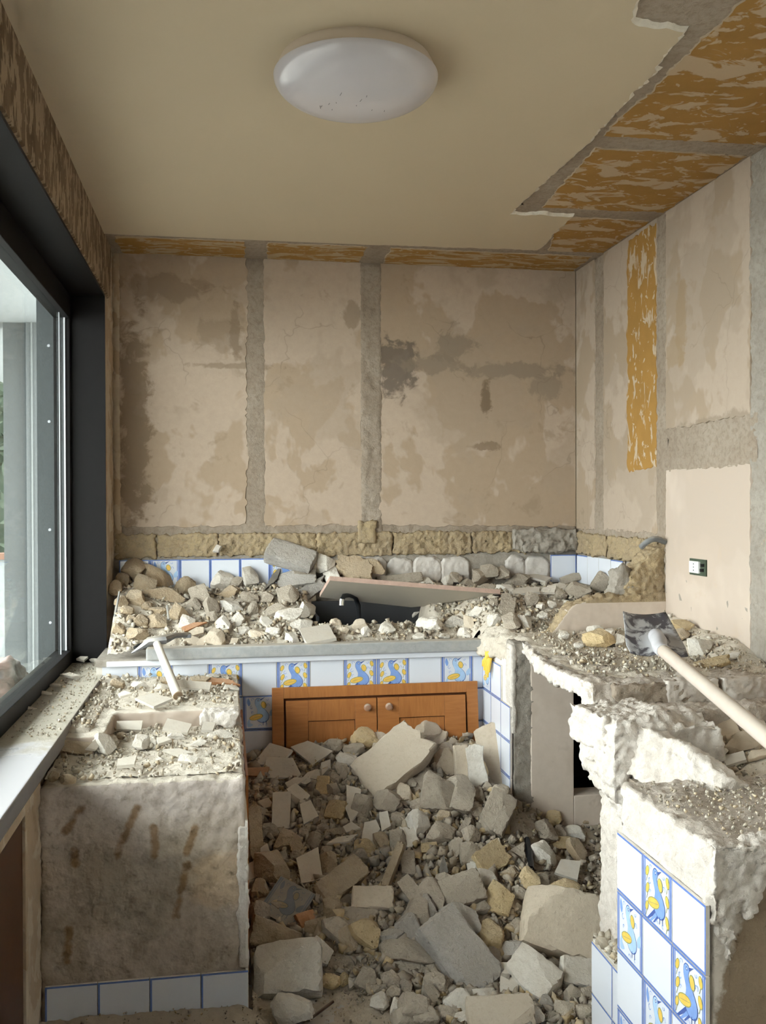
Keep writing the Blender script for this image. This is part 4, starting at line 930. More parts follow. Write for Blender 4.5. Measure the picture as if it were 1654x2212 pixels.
# yellow rubber glove over the counter corner
gl = tag(empty('rubber_glove', (1.15, 4.05, 0.86)), 'yellow rubber glove hanging at the corner of the tiled pier', 'glove')
base = hitp(1057, 1418, 0, 1.165)
tube('palm', [base+np.array([0.006, 0.03, 0.03]), base+np.array([0, 0, 0.012]), base+np.array([-0.004, 0, -0.01])], [0.014, 0.022, 0.018], 'glove_yellow', gl, 10)
for k, (dy, L, dx) in enumerate(((0.022, 0.045, -0.006), (0.010, 0.06, -0.004), (-0.003, 0.075, -0.002), (-0.016, 0.085, 0.0), (-0.028, 0.06, 0.002))):
    p0 = base+np.array([-0.004, dy, -0.004]); tube('glove_finger', [p0, p0+np.array([-0.010+dx, dy*0.3, -L*0.5]), p0+np.array([-0.012+dx, dy*0.5, -L])], [0.009, 0.008, 0.004], 'glove_yellow', gl, 8)
def cable(name, pxs, rad, mat, label, cat, corr=False):
    pts = [hitp(u, v, a, val) for (u, v, a, val) in pxs]
    o = empty(name, tuple(pts[0])); tag(o, label, cat)
    fine = []
    for i in range(len(pts)-1):
        for t in np.linspace(0, 1, 7, endpoint=False):
            a, b, c, d = pts[max(i-1, 0)], pts[i], pts[i+1], pts[min(i+2, len(pts)-1)]
            fine.append(0.5*((2*b)+(-a+c)*t+(2*a-5*b+4*c-d)*t*t+(-a+3*b-3*c+d)*t**3))
    fine.append(pts[-1]); rr = [rad*(1.0+0.16*(k % 2) if corr else 1.0) for k in range(len(fine))]
    tube('sheath', fine, rr, mat, o, 10)
cable('corrugated_conduit', [(1384, 1182, 1, 3.83), (1398, 1170, 1, 3.80), (1415, 1164, 1, 3.79), (1436, 1170, 1, 3.80)], 0.012, 'grey_plastic', 'grey corrugated conduit end sticking out above the partition stub', 'conduit', True)
for (a, b, lb) in (((258, 1278), (246, 1345), 'long thin metal strip standing in the rubble by the window jamb'), ((361, 1308), (364, 1338), 'short dark metal rod among the stones behind the pickaxe')):
    p0, p1 = hitp(a[0], a[1], 1, 4.50 if a[0] < 300 else 4.42), hitp(b[0], b[1], 1, 4.42 if a[0] < 300 else 4.36)
    o = tag(empty('metal_strip', tuple(p1)), lb, 'metal strip'); tube('strip_body', [p1, p0], 0.005, 'grey_plastic', o, 6)
cable('dropped_pipe', [(292, 1402, 1, 4.18), (305, 1395, 1, 4.2), (318, 1394, 1, 4.22)], 0.013, 'black_plastic', 'short black plastic pipe end beneath the pickaxe head', 'pipe')

# outside on the ledge: crumpled bag and plate
bgo = rough_solid('plastic_bag', [[(-0.98, 3.75, 0.80), (-0.80, 3.85, 0.80), (-0.82, 4.28, 0.80), (-0.99, 4.20, 0.80), (-0.86, 4.0, 0.95), (-0.90, 4.15, 0.93), (-0.92, 3.85, 0.90)]], 'bag', None, voxel=0.015, amp=0.02, freq=14, seed=160)
tag(bgo, 'crumpled pinkish plastic bag on the ledge outside the window', 'bag')
tag(lathe('saucer', [(0.0, 0.0), (0.03, 0.0), (0.05, 0.008), (0.052, 0.011), (0.03, 0.004), (0.0, 0.004)], (-0.83, 3.60, 0.801), 'plate', None, 30), 'small white saucer on the ledge outside the window', 'saucer')
structure(box('trim_2', -1.05, XG-0.05, WIN_Y0, WIN_Y1, 0.74, 0.80, 'outside_pale'))

# ------------------------------------------------------------------ rubble beds (heights of the heaps)
def S_floor(X, Y):
    X = np.asarray(X, float); Y = np.asarray(Y, float)
    h = 0.465*np.clip((Y-2.98)/(4.10-2.98), 0, 1)**1.0
    h = h*(1-0.50*sstep(1.10, 1.42, X)*sstep(3.0, 3.6, Y)*(Y < 3.9))
    h = np.where(X > 1.10, np.minimum(h, 0.30), h)
    h = h + 0.045*fbm2(X*4, Y*4, 3, 3)*sstep(2.9, 3.3, Y)
    toe = 0.035*sstep(2.6, 3.1, Y-0.25*(X-0.6))*sstep(0.25, 0.55, X)
    base = 0.004+0.006*fbm2(X*9, Y*9, 2, 4) + 0.050*sstep(2.52, 2.87, Y)*sstep(0.18, 0.02, X)
    return np.maximum(h + toe, base) 
def S_back(X, Y):
    X = np.asarray(X, float); Y = np.asarray(Y, float)
    h = 0.918 + 0.23*np.clip((Y-4.20)/(4.80-4.20), 0, 1)**0.9
    h = h + 0.05*sstep(-0.2, -0.5, X)*sstep(4.2, 4.6, Y)
    hr = 0.985 + 0.14*sstep(3.9, 4.55, Y)
    k = sstep(1.08, 1.25, X); h = h*(1-k)+hr*k
    sinkm = sstep(0.40, 0.47, X)*sstep(1.02, 0.92, X)*sstep(4.38, 4.44, Y)*sstep(4.76, 4.70, Y)
    h = h - 0.34*sinkm
    return h + 0.018*fbm2(X*7, Y*7, 3, 5)
def S_left(X, Y):
    X = np.asarray(X, float); Y = np.asarray(Y, float)
    led = np.maximum(sstep(3.60, 3.615, Y)*sstep(-0.46, -0.44, X), sstep(-0.435, -0.45, X)*sstep(3.26, 3.28, Y))
    h = 0.740 + 0.062*led + 0.006*fbm2(X*9, Y*9, 3, 6)
    h = h + 0.012*sstep(-0.40, -0.52, X) + 0.02*sstep(4.0, 4.19, Y)
    return h
def S_plat(X, Y):
    X = np.asarray(X, float); Y = np.asarray(Y, float)
    return 0.990 + 0.07*sstep(1.70, XR, X)*sstep(2.95, 3.25, Y) - 0.03*sstep(3.0, 2.92, Y) + 0.03*sstep(3.4, 3.8, Y) + 0.010*fbm2(X*8, Y*8, 3, 7)
def S_hole(X, Y):
    X = np.asarray(X, float); Y = np.asarray(Y, float)
    return 0.80 + 0.05*sstep(1.35, 1.6, X) + 0.015*fbm2(X*8, Y*8, 3, 8)
def S_near(X, Y): return 0.848 + 0*np.asarray(X, float)
def S_sill(X, Y): return WIN_Z0 + 0*np.asarray(X, float)
def bed(name, S, x0, x1, y0, y1, mat, label, cat, res=0.008, gr=0.006, mask=None, seed=0):
    nx, ny = int((x1-x0)/res)+1, int((y1-y0)/res)+1
    X, Y = np.meshgrid(np.linspace(x0, x1, nx), np.linspace(y0, y1, ny), indexing='ij')
    Z = S(X, Y) - 0.006 + gr*(fbm2(X*38, Y*38, 3, seed+1) + 0.7*np.abs(fbm2(X*80, Y*80, 2, seed+2)))
    o = grid_obj(name, np.stack([X, Y, Z], -1), mat, skip=mask(X, Y) if mask else None)
    return tag(o, label, cat, kind='stuff')
bed('floor_rubble_bed', S_floor, 0.08, 1.18, 2.2, YC-0.012, 'dust_bed', 'crushed mortar and dust filling the rubble heap on the floor', 'rubble', gr=0.012, mask=lambda X, Y: ((X > 1.05) & (Y < 2.75)), seed=200)
bed('floor_rubble_bed', S_floor, 1.14, 1.86, 2.75, PY-0.008, 'dust_bed', 'crushed mortar and dust spilling under the broken peninsula', 'rubble', gr=0.012, seed=205)
bed('floor_dirt', S_floor, XL+0.01, 0.09, 2.0, YF-0.006, 'dust_bed', 'brown dust banked against the tiled foot of the left counter', 'dust', gr=0.008, seed=207)
bed('counter_rubble_bed', S_back, -0.503, XR-0.004, 4.16, YB-0.012, 'dust_pale', 'pale crushed mortar spread over the sink counter', 'rubble', gr=0.012, mask=lambda X, Y: ((X < 1.16) & (Y < 4.20)) | ((X > 0.45) & (X < 0.97) & (Y > 4.42)), seed=210)
bed('counter_rubble_bed', S_back, 1.172, XR-0.004, 3.78, 4.17, 'dust_pale', 'pale crushed mortar behind the partition stub', 'rubble', gr=0.010, seed=212)
bed('ledge_dust', S_left, XL+0.015, 0.05, 2.93, YC-0.014, 'dust_pale', 'pale dust and grit lying on the stripped left counter', 'dust', gr=0.006, seed=220)
bed('worktop_dust', S_plat, 1.20, XR-0.002, 2.90, 3.80, 'dust_pale', 'pale dust and grit around the shovel', 'dust', gr=0.007, seed=230)
bed('recess_dust', S_hole, 1.20, XR-0.002, 2.26, 2.74, 'dust_pale', 'pale dust lying in the cut-out of the peninsula', 'dust', gr=0.008, seed=235)
g = G('floor_dust')
c = g.mix(g.noise(6, 6), (0.40, 0.355, 0.30), (0.50, 0.455, 0.395))
c = g.mix(g.math('MULTIPLY', g.ramp(g.noise(5, 6, 0.6, 0.8, stretch=(1, 2.2, 1)), (0.52, 0.0), (0.62, 1.0)), 0.6), c, (0.36, 0.42, 0.50))
g.bump(g.noise(90, 6, 0.7), 0.5, 0.004)
M['floor_dust'] = g.fin(c, 0.85, 0.2); floor.data.materials.clear(); floor.data.materials.append(M['floor_dust'])

# ------------------------------------------------------------------ stones
def ico(sub):
    bm = bmesh.new(); bmesh.ops.create_icosphere(bm, subdivisions=sub, radius=1.0)
    V = np.array([v.co[:] for v in bm.verts]); F = [tuple(v.index for v in f.verts) for f in bm.faces]; bm.free(); return V, F
ICO = {k: ico(k) for k in (2, 4)}
def unit(V):
    lo, hi = V.min(0), V.max(0); return (V-(lo+hi)/2)/(hi-lo)
def rock_geo(kind, seed, sub=4):
    r = np.random.default_rng(seed); V, F = ICO[sub]; V = V.copy()
    if kind == 'lump': k, ncut, dlo, dhi, amp = 0.30, 9, 0.66, 0.95, 0.13
    elif kind == 'chunk': k, ncut, dlo, dhi, amp = 0.75, 12, 0.58, 1.0, 0.065
    else: k, ncut, dlo, dhi, amp = 0.90, 4, 0.92, 1.25, 0.055      # brick
    V = V/np.max(np.abs(V), axis=1, keepdims=True)*k + V*(1-k)
    for _ in range(ncut):
        n = r.normal(size=3); n /= np.linalg.norm(n); d = r.uniform(dlo, dhi); s = V@n - d
        V = V - np.outer(np.maximum(s, 0), n)*0.97
    nrm = V/np.linalg.norm(V, axis=1, keepdims=True)
    V = V + nrm*(amp*fbm(V*2.1+seed, 4)+amp*0.6*fbm(V*7+seed, 3)-0.05*np.abs(fbm(V*11+seed*3, 2)))[:, None]
    return unit(V), F
def poly_geo(kind, seed):
    r = np.random.default_rng(seed)
    nc = int(r.integers(4, 6)) if kind == 'shard' else int(r.integers(4, 7))
    if kind == 'plank': corners = np.array([(-.5,-.42),(-.2,-.5),(.3,-.48),(.5,-.40),(.46,.2),(.5,.44),(.1,.5),(-.44,.46)])+r.uniform(-.05, .05, (8, 2))
    elif kind == 'tilebit': corners = np.array([(-.5,-.5),(.5,-.5),(.5,.5),(-.5,.5)])*1.0 + r.uniform(-.04, .04, (4, 2))
    else:
        a = np.sort((np.arange(nc)+r.uniform(-.28, .28, nc))*2*math.pi/nc + r.uniform(0, 6)); corners = np.stack([np.cos(a), np.sin(a)], 1)*r.uniform(.75, 1.1, (nc, 1))
    out = []; jit = {'shard': 0.012, 'tilebit': 0.006, 'plank': 0.018}.get(kind, 0.05); ns = {'slab': 7, 'plank': 4}.get(kind, 4)
    for i in range(len(corners)):
        A, B = corners[i], corners[(i+1) % len(corners)]; d = B-A; n = np.array([-d[1], d[0]])/max(np.linalg.norm(d), 1e-6)
        for k in range(ns): out.append(A+d*k/ns+n*r.normal(0, jit)*(k > 0))
    out = np.array(out); n = len(out); lay = ((-.5, .93), (-.42, 1.0), (0, 1.02), (.42, 1.0), (.5, .955)) if kind in ('slab', 'plank') else ((-.5, 1.0), (.5, .985))
    V = []; F = []
    for z, s in lay:
        jj = r.normal(0, 0.024 if kind in ('slab', 'plank') else 0.004, (n, 1))
        V += [(p[0], p[1], z+(r.normal(0, .03) if kind == 'slab' and abs(z) < .5 else 0)) for p in out*(s+jj)]
    for l in range(len(lay)-1):
        for i in range(n):
            j = (i+1) % n; F.append((l*n+i, l*n+j, (l+1)*n+j, (l+1)*n+i))
    F.append(tuple(range(n))[::-1]); F.append(tuple((len(lay)-1)*n+i for i in range(n)))
    return unit(np.array(V)), F
_rocks = {}
def rock(kind, var):
    key = (kind, var)
    if key not in _rocks:
        V, F = rock_geo(kind, 100+var*7+len(kind)*1000) if kind in ('lump', 'chunk', 'brick') else poly_geo(kind, 300+var*11)
        me = mesh('rubble_'+kind, V, F, ('s_grey',), smooth=24 if kind in ('lump', 'chunk', 'brick') else 28); _rocks[key] = me
    return _rocks[key]
NVAR = {'lump': 9, 'chunk': 14, 'brick': 8, 'slab': 9, 'shard': 9, 'tilebit': 3, 'plank': 6}
OBJNAME = {'lump': 'rubble_lump', 'chunk': 'rubble_chunk', 'brick': 'masonry_block', 'slab': 'plaster_slab', 'shard': 'tile_shard', 'tilebit': 'broken_tile', 'plank': 'plaster_slab'}
COLNAME = {'g': ('s_grey', 'grey'), 'b': ('s_bluegrey', 'bluish grey'), 't': ('s_tan', 'tan'), 'y': ('s_tuff', 'yellow tuff'), 'e': ('s_beige', 'beige'), 'w': ('s_white', 'whitish'), 'i': ('s_tile', 'dusty white'), 'c': ('s_terracotta', 'terracotta'), 's': ('s_slate', 'dark slate')}
THICK = {'lump': 0.72, 'chunk': 0.70, 'brick': 0.62, 'slab': 0.30, 'shard': 0.0, 'tilebit': 0.0, 'plank': 0.3}
def on_surface(u, v, S, off=0.0, y1=5.0):
    d = ray(u, v); t = np.linspace(1.5, 5.2, 1500); P = CAM + t[:, None]*d
    below = (P[:, 2] < S(P[:, 0], P[:, 1]) + off) | (P[:, 1] > (YC-0.075 if S is S_floor else YB-0.055)) | (P[:, 0] > XR-0.045)
    k = np.argmax(below) if below.any() else len(t)-1
    return P[k]
def surf_n(S, p, e=0.05):
    gx = (S(p[0]+e, p[1])-S(p[0]-e, p[1]))/(2*e); gy = (S(p[0], p[1]+e)-S(p[0], p[1]-e))/(2*e)
    n = np.array([-float(gx), -float(gy), 1.0]); return n/np.linalg.norm(n)
count = {}
REG = []
placed = []
def stone(u, v, wpx, hpx, kind, col, ang, S, zone, label=None, thick=None, face=None, lift=0.30, group=None, up=0.12):
    idx = count.get(kind, 0); count[kind] = idx+1
    r = np.random.default_rng(int(u*7+v*13))
    p0 = on_surface(u, v, S, 0.0); depth = float((p0-CAM)@CF); s = depth/FPX
    view = (CAM-p0)/np.linalg.norm(CAM-p0)
    n = surf_n(S, p0)
    if kind in ('shard', 'tilebit', 'slab', 'plank'): n = n*1.0 + view*0.55 + r.normal(0, 0.10, 3)
    else: n = n*0.7 + view*0.8 + r.normal(0, 0.14, 3)
    if face is not None: n = np.array(face, float)
    n = n/np.linalg.norm(n)
    cosv = max(0.45, float(n@view))
    ex = CR - n*float(CR@n); ex /= np.linalg.norm(ex); ey = np.cross(n, ex)
    a = wpx*s; b = hpx*s/(cosv if kind in ('shard', 'tilebit', 'slab', 'plank') else (0.6+0.4*cosv))
    c = thick if thick else (0.011 if kind in ('shard', 'tilebit') else THICK[kind]*min(a, b))
    if kind in ('slab', 'plank') and not thick: c = max(0.016, 0.28*min(a, b))
    if ang:
        th = math.radians(ang); ex, ey = ex*math.cos(th)+ey*math.sin(th), ey*math.cos(th)-ex*math.sin(th)
    # rest on the bed: slide along the ray so that part of the stone stays proud of the surface
    ctr = on_surface(u, v, S, lift*c*abs(n[2])+up*b*math.sqrt(max(0, 1-n[2]**2)) if kind not in ('shard', 'tilebit') else 0.020+(0.05+up)*b*math.sqrt(max(0, 1-n[2]**2)))
    me = rock(kind, idx % NVAR[kind])
    o = bpy.data.objects.new(OBJNAME[kind], me); COL.objects.link(o)
    o.matrix_world = Matrix(((ex[0]*a, ey[0]*b, n[0]*c, ctr[0]), (ex[1]*a, ey[1]*b, n[1]*c, ctr[1]), (ex[2]*a, ey[2]*b, n[2]*c, ctr[2]), (0, 0, 0, 1)))
    o.material_slots[0].link = 'OBJECT'; o.material_slots[0].material = M[COLNAME[col][0]]
    noun = {'lump': 'rough lump', 'chunk': 'angular chunk', 'brick': 'block', 'slab': 'flat slab', 'plank': 'flat slab', 'shard': 'thin tile shard', 'tilebit': 'squared tile piece'}[kind]
    size = 'large' if max(wpx, hpx) > 75 else ('medium' if max(wpx, hpx) > 40 else 'small')
    o['label'] = label or f"{size} {COLNAME[col][1]} {noun} {zone}"; REG.append((o, u, v, label, f"{size} {COLNAME[col][1]} {noun}", S))
    o['category'] = {'shard': 'tile shard', 'tilebit': 'tile shard', 'slab': 'slab', 'plank': 'slab'}.get(kind, 'stone')
    if label is None or group: o['group'] = group or f"loose rubble {zone}"
    placed.append((ctr, max(a, b)/2, u, v)); return o

ZB = 'under the cherry cabinet front'; ZL = 'beside the stripped left counter'; ZM = 'in the middle of the floor heap'; ZP = 'at the foot of the tiled pier'; ZW = 'beside the broken white pier'; ZF = 'at the near foot of the floor heap'
HEAP = [
 # u, v, w, h, kind, colour, angle, zone, label, thickness
 (849,1642,158,84,'plank','e',42,ZB,'largest pale plaster slab tilted on top of the floor heap',0.065,(-.22,-.62,.75),0.6,0.30),
 (788,1594,58,42,'lump','y',0,ZB,'pitted yellow tuff lump perched against the cabinet doors'),
 (824,1606,62,44,'slab','e',20,ZB,'smaller pale slab tucked behind the largest tilted slab'),
 (922,1582,46,52,'lump','e',-35,ZB,'beige stone leaning right of the tilted slab top'),
 (940,1598,42,40,'slab','e',-30,ZB),
 (590,1631,78,46,'shard','i',8,ZL,'dusty tile shard lying leftmost under the cabinet frame'),
 (672,1628,84,46,'shard','i',-4,ZB,'broad dusty tile shard in front of the left cabinet door'),
 (613,1662,80,46,'shard','i',-8,ZL,'broad dusty tile shard overlapping below the two upper shards'),
 (597,1636,22,24,'tilebit','i',4,ZL,'tiny square tile bit on the leftmost dusty shard'),
 (553,1667,52,18,'shard','c',5,ZL,'orange terracotta tile piece jutting from the left counter side'),
 (607,1749,36,70,'tilebit','i',1,ZL,'upright rectangular beige tile standing in the left of heap',0.012,(0,-.8,.6),0.5,0.25),
 (645,1717,42,44,'shard','i',20,ZL,'triangular grey tile shard beside the upright rectangular tile'),
 (751,1642,50,30,'lump','w',0,ZB), (764,1619,46,26,'lump','g',5,ZB), (722,1612,36,30,'lump','g',0,ZB), (735,1655,26,20,'chunk','g',30,ZB), (742,1665,30,22,'lump','g',0,ZM),
 (704,1655,30,18,'shard','i',35,ZB), (690,1672,44,18,'shard','i',38,ZM), (668,1680,50,18,'shard','i',42,ZM), (640,1690,40,18,'shard','i',30,ZL),
 (697,1699,26,40,'brick','y',-5,ZM,'small upright yellow brick bit left of the tilted slab'),
 (721,1684,30,28,'chunk','g',10,ZM), (741,1672,20,34,'chunk','g',10,ZM), (720,1706,28,26,'chunk','g',0,ZM),
 (834,1732,54,46,'chunk','g',-8,ZM,'squat grey chunk just below the tilted plaster slab'), (872,1714,30,50,'lump','e',8,ZM,'upright pale stone with orange heart below the tilted slab'),
 (762,1717,38,42,'shard','i',25,ZM), (760,1755,32,40,'shard','i',-10,ZM), (725,1751,40,38,'brick','y',-12,ZM), (732,1732,26,20,'chunk','w',-20,ZM), (780,1742,46,50,'chunk','g',-30,ZM),
 (668,1755,34,44,'shard','i',10,ZM), (696,1758,12,42,'slab','t',-14,ZM), (690,1735,28,22,'chunk','g',10,ZM),
 (942,1714,64,72,'chunk','g',-5,ZM,'broad grey pyramid-shaped chunk right of the tilted slab'), (991,1716,66,82,'chunk','g',-12,ZP,'tall crumbly grey chunk between two leaning blocks'),
 (963,1646,46,54,'chunk','e',10,ZB), (997,1650,30,72,'brick','e',3,ZP,'narrow upright beige block near the cabinet right corner',None,(0,-.9,.45),0.5,0.30), (1030,1656,40,86,'plank','w',8,ZP,'upright whitish slab with blue tint near the tiled pier',0.03,(-.2,-.9,.4),0.5,0.30),
 (1040,1668,26,50,'lump','y',10,ZP,'upright yellow stone against the whitish slab'), (1068,1640,52,126,'plank','e',14,ZP,'tall tapering beige slab leaning on the blue tiled pier',0.045,(-.55,-.75,.35),0.5,0.32),
 (1083,1712,42,34,'lump','g',-10,ZP), (1074,1757,56,84,'brick','g',-28,ZP,'long grey block tilted at the base of the tiled pier',None,(-.2,-.75,.6),0.5,0.25), (1034,1717,24,34,'chunk','g',0,ZP),
 (901,1781,50,48,'chunk','w',15,ZM,'pale faceted chunk bright in the heap centre'), (909,1695,50,40,'slab','g',25,ZM), (965,1620,40,30,'lump','g',0,ZB), (1006,1620,42,24,'lump','g',0,ZP), (974,1609,20,30,'chunk','e',-20,ZB),
 (915,1670,34,22,'chunk','g',20,ZM), (886,1690,30,24,'chunk','g',0,ZM), (1050,1700,22,20,'chunk','g',0,ZP),
 (587,1875,68,68,'chunk','t',10,ZL,'big tan chunk close to the left counter side'), (737,1904,112,50,'brick','t',42,ZM,'long tan tuff block lying diagonally in shadow'),
 (710,1872,36,58,'chunk','t',10,ZM), (669,1870,48,60,'shard','i',15,ZM), (805,1943,84,44,'brick','e',-3,ZM,'oblong peach-coloured tuff block in the heap centre'), (775,1981,86,34,'plank','g',-6,ZM,'flat grey slab under the peach-coloured block'),
 (848,1872,18,94,'plank','t',-22,ZM,'narrow tan tuff stick leaning upright in the heap',0.035,(-.3,-.7,.6),0.6,0.32),
 (790,2022,60,60,'chunk','y',20,ZF), (750,2030,40,52,'chunk','t',15,ZF), (590,2025,104,62,'chunk','t',-14,ZL,'wide tan chunk behind the big pale block'),
 (622,2097,134,104,'brick','w',4,ZF,'biggest pale block at the front left of the heap'), (633,2182,90,62,'lump','w',-5,ZF,'pale block on the floor nearest the bottom edge'),
 (690,2056,50,44,'chunk','w',-20,ZF), (881,2055,108,46,'chunk','g',-6,ZF,'long ridged grey chunk low in the heap centre'), (889,2093,78,32,'slab','g',4,ZF,'flat grey slab below the ridged chunk'),
 (843,2024,62,32,'lump','b',8,ZF), (881,2002,54,50,'chunk','b',-10,ZM), (902,1976,58,68,'chunk','g',-10,ZM), (888,1926,48,66,'shard','g',10,ZM),
 (715,2120,40,28,'lump','y',-8,ZF), (743,2117,20,26,'chunk','y',0,ZF), (761,2123,22,22,'chunk','w',20,ZF), (794,2117,40,42,'chunk','g',-30,ZF),
 (821,2163,38,34,'chunk','w',-20,ZF,'small bright white chunk on the bare floor patch'), (854,2174,26,32,'chunk','w',10,ZF), (851,2144,32,26,'lump','g',0,ZF), (892,2176,64,62,'lump','g',5,ZF,'round grey lump near the bottom edge centre'), (845,2117,38,38,'chunk','g',20,ZF), (812,2137,34,20,'lump','g',0,ZF), (875,2133,28,30,'chunk','g',0,ZF),
 (726,2011,58,48,'chunk','g',10,ZM), (718,1962,46,42,'chunk','t',-10,ZM), (663,1987,40,38,'chunk','c',30,ZL), (682,2000,48,30,'chunk','t',25,ZL), (788,1829,44,32,'chunk','y',-5,ZM), (777,1851,40,34,'chunk','g',0,ZM),
 (549,1800,32,106,'plank','t',8,ZL,'tall tan slab standing against the left counter side',0.04,(.35,-.8,.45),0.5,0.28), (881,1867,30,50,'brick','g',3,ZM), (927,1832,34,20,'brick','y',8,ZM,'small bright yellow brick bit in the heap centre'),
 (732,1797,64,14,'slab','t',10,ZM), (740,1815,66,12,'shard','i',18,ZM), (760,1788,36,20,'shard','i',-8,ZM), (800,1795,34,44,'shard','i',-18,ZM), (778,1797,18,32,'slab','t',-15,ZM),
 (560,1920,40,40,'chunk','t',0,ZL), (560,1975,46,44,'chunk','g',10,ZL), (640,1830,30,54,'slab','t',20,ZL), (615,1815,36,44,'chunk','t',-10,ZL), (655,1800,26,24,'lump','g',0,ZL), (640,1850,30,24,'lump','g',0,ZL), (585,1795,36,30,'chunk','g',0,ZL), (570,1755,40,14,'shard','i',-25,ZL), (575,1735,34,20,'shard','i',-30,ZL), (700,1790,30,22,'chunk','g',0,ZM), (720,1925,26,20,'chunk','t',0,ZM),
 (570,1845,22,40,'shard','i',-20,ZL), (545,1885,20,40,'shard','i',10,ZL), (600,1960,34,36,'chunk','g',20,ZL), (556,2000,40,16,'shard','i',35,ZL), (705,1840,24,22,'lump','g',0,ZM), (678,1815,30,34,'chunk','g',0,ZM),
 (823,1820,30,40,'chunk','t',10,ZM), (858,1815,40,44,'chunk','g',-10,ZM), (880,1810,44,46,'slab','w',20,ZM), (830,1775,30,40,'shard','i',-15,ZM), (860,1770,36,30,'lump','g',0,ZM), (858,1745,24,20,'lump','g',0,ZM), (905,1740,38,28,'lump','g',20,ZM), (905,1752,24,16,'chunk','y',0,ZM),
 (1060,1854,72,48,'plank','y',36,ZM,'bright yellow tuff slab tilted in the right of heap',0.035,(.1,-.75,.65),0.6,0.30), (1078,1942,56,60,'chunk','y',-20,ZW,'tan yellow tuff chunk left of the big white block'), (1057,2020,58,58,'lump','y',0,ZF,'roundest yellow tuff lump below the tan chunk'),
 (1141,2036,40,44,'lump','y',-25,ZF), (1210,1996,152,126,'brick','e',-14,ZW,'biggest cream block in front of the broken white pier'), (990,2062,168,92,'brick','b',-52,ZF,'long bluish grey block sloping toward the bottom right'),
 (987,1990,84,72,'chunk','b',10,ZF,'bluish grey chunk above the long sloping block'), (1152,2108,104,74,'brick','w',-42,ZF,'pale oblong block sloping near the bottom right'), (1248,2106,70,56,'brick','w',-6,ZW,'pale squared block beside the low tiled kerb'),
 (1100,2112,36,52,'tilebit','i',-8,ZF,'ribbed tile backing piece between two pale blocks'), (1112,2054,56,46,'lump','b',0,ZF), (1062,2068,46,42,'lump','g',0,ZF), (991,2164,64,46,'chunk','w',-6,ZF), (1016,2150,26,26,'chunk','g',0,ZF), (1180,2167,30,34,'lump','b',0,ZF), (1271,2150,34,30,'lump','g',0,ZW), (1236,2152,40,30,'chunk','g',0,ZW), (1149,2150,26,34,'lump','y',5,ZF), (1203,2150,26,22,'lump','g',0,ZW), (1230,2128,30,20,'chunk','g',0,ZW),
 (1080,2192,134,62,'brick','e',3,ZF,'pitted beige block cut by the bottom edge'), (1042,1900,50,42,'chunk','w',30,ZM), (993,1926,94,62,'brick','g',18,ZM,'rectangular grey mortar block in the heap centre right'), (932,1934,62,66,'chunk','g',0,ZM), (917,1972,50,70,'chunk','b',0,ZM),
 (1175,1846,46,50,'chunk','w',20,ZW), (1112,1850,46,56,'slab','g',-35,ZM), (1210,1822,58,26,'chunk','y',5,ZW), (1246,1841,38,50,'chunk','t',0,ZW), (1228,1880,62,38,'shard','i',10,ZW), (1216,1918,70,32,'chunk','y',15,ZW,'yellow tuff chunk behind the biggest cream block'),
 (1218,1752,42,58,'chunk','w',15,ZP,'pale blue-white faceted chunk at the dark opening'), (1196,1768,32,32,'lump','y',0,ZP), (1248,1756,36,46,'chunk','t',0,ZP), (1178,1793,40,40,'chunk','g',0,ZP), (1204,1799,32,26,'chunk','g',0,ZP), (1239,1799,46,30,'chunk','w',-10,ZP),
 (1016,1807,40,36,'chunk','g',0,ZM), (952,1801,56,46,'chunk','g',-10,ZM), (1025,1752,32,32,'lump','g',0,ZP), (958,1880,18,58,'shard','s',-5,ZM), (981,1836,30,52,'slab','g',-20,ZM), (1016,1845,44,46,'chunk','g',0,ZM), (1002,1790,20,48,'slab','g',-30,ZM), (958,1762,30,26,'lump','t',0,ZM),
 (1144,1897,40,44,'chunk','y',10,ZW), (1100,1886,32,24,'chunk','t',-20,ZM), (1165,1905,46,26,'slab','g',20,ZW), (1190,2086,52,26,'chunk','g',0,ZW), (1251,2081,32,16,'lump','g',0,ZW), (1120,1930,30,30,'chunk','g',0,ZM), (1105,1960,30,22,'chunk','e',-20,ZM),
 (1020,2112,38,32,'chunk','g',0,ZF), (1045,2152,46,34,'chunk','w',10,ZF), (940,2122,52,42,'lump','g',0,ZF), (918,2196,62,42,'lump','g',0,ZF), (1120,2162,36,30,'lump','g',0,ZF), (1218,2182,42,32,'chunk','g',0,ZF), (1262,2186,38,30,'lump','g',0,ZW), (1292,2176,32,26,'chunk','w',0,ZW), (1152,2192,46,32,'chunk','w',-10,ZF), (1300,2120,28,22,'lump','g',0,ZW), (1285,2092,32,24,'chunk','w',0,ZW), (868,2202,52,36,'chunk','g',0,ZF), (1040,2090,32,28,'chunk','g',0,ZF), (1190,2127,42,30,'chunk','g',10,ZF),
 (906,2034,34,40,'chunk','g',0,ZM), (940,2090,40,30,'lump','g',0,ZF), (1040,1960,34,28,'chunk','g',0,ZM), (1030,1870,40,28,'chunk','w',20,ZM), (1115,2000,30,26,'lump','g',0,ZF), (960,1905,40,34,'chunk','g',0,ZM), (965,2190,50,34,'lump','g',0,ZF), (930,2150,36,34,'chunk','g',0,ZF), (1000,2200,40,26,'chunk','w',0,ZF), (1190,2195,30,20,'lump','g',0,ZF),
]
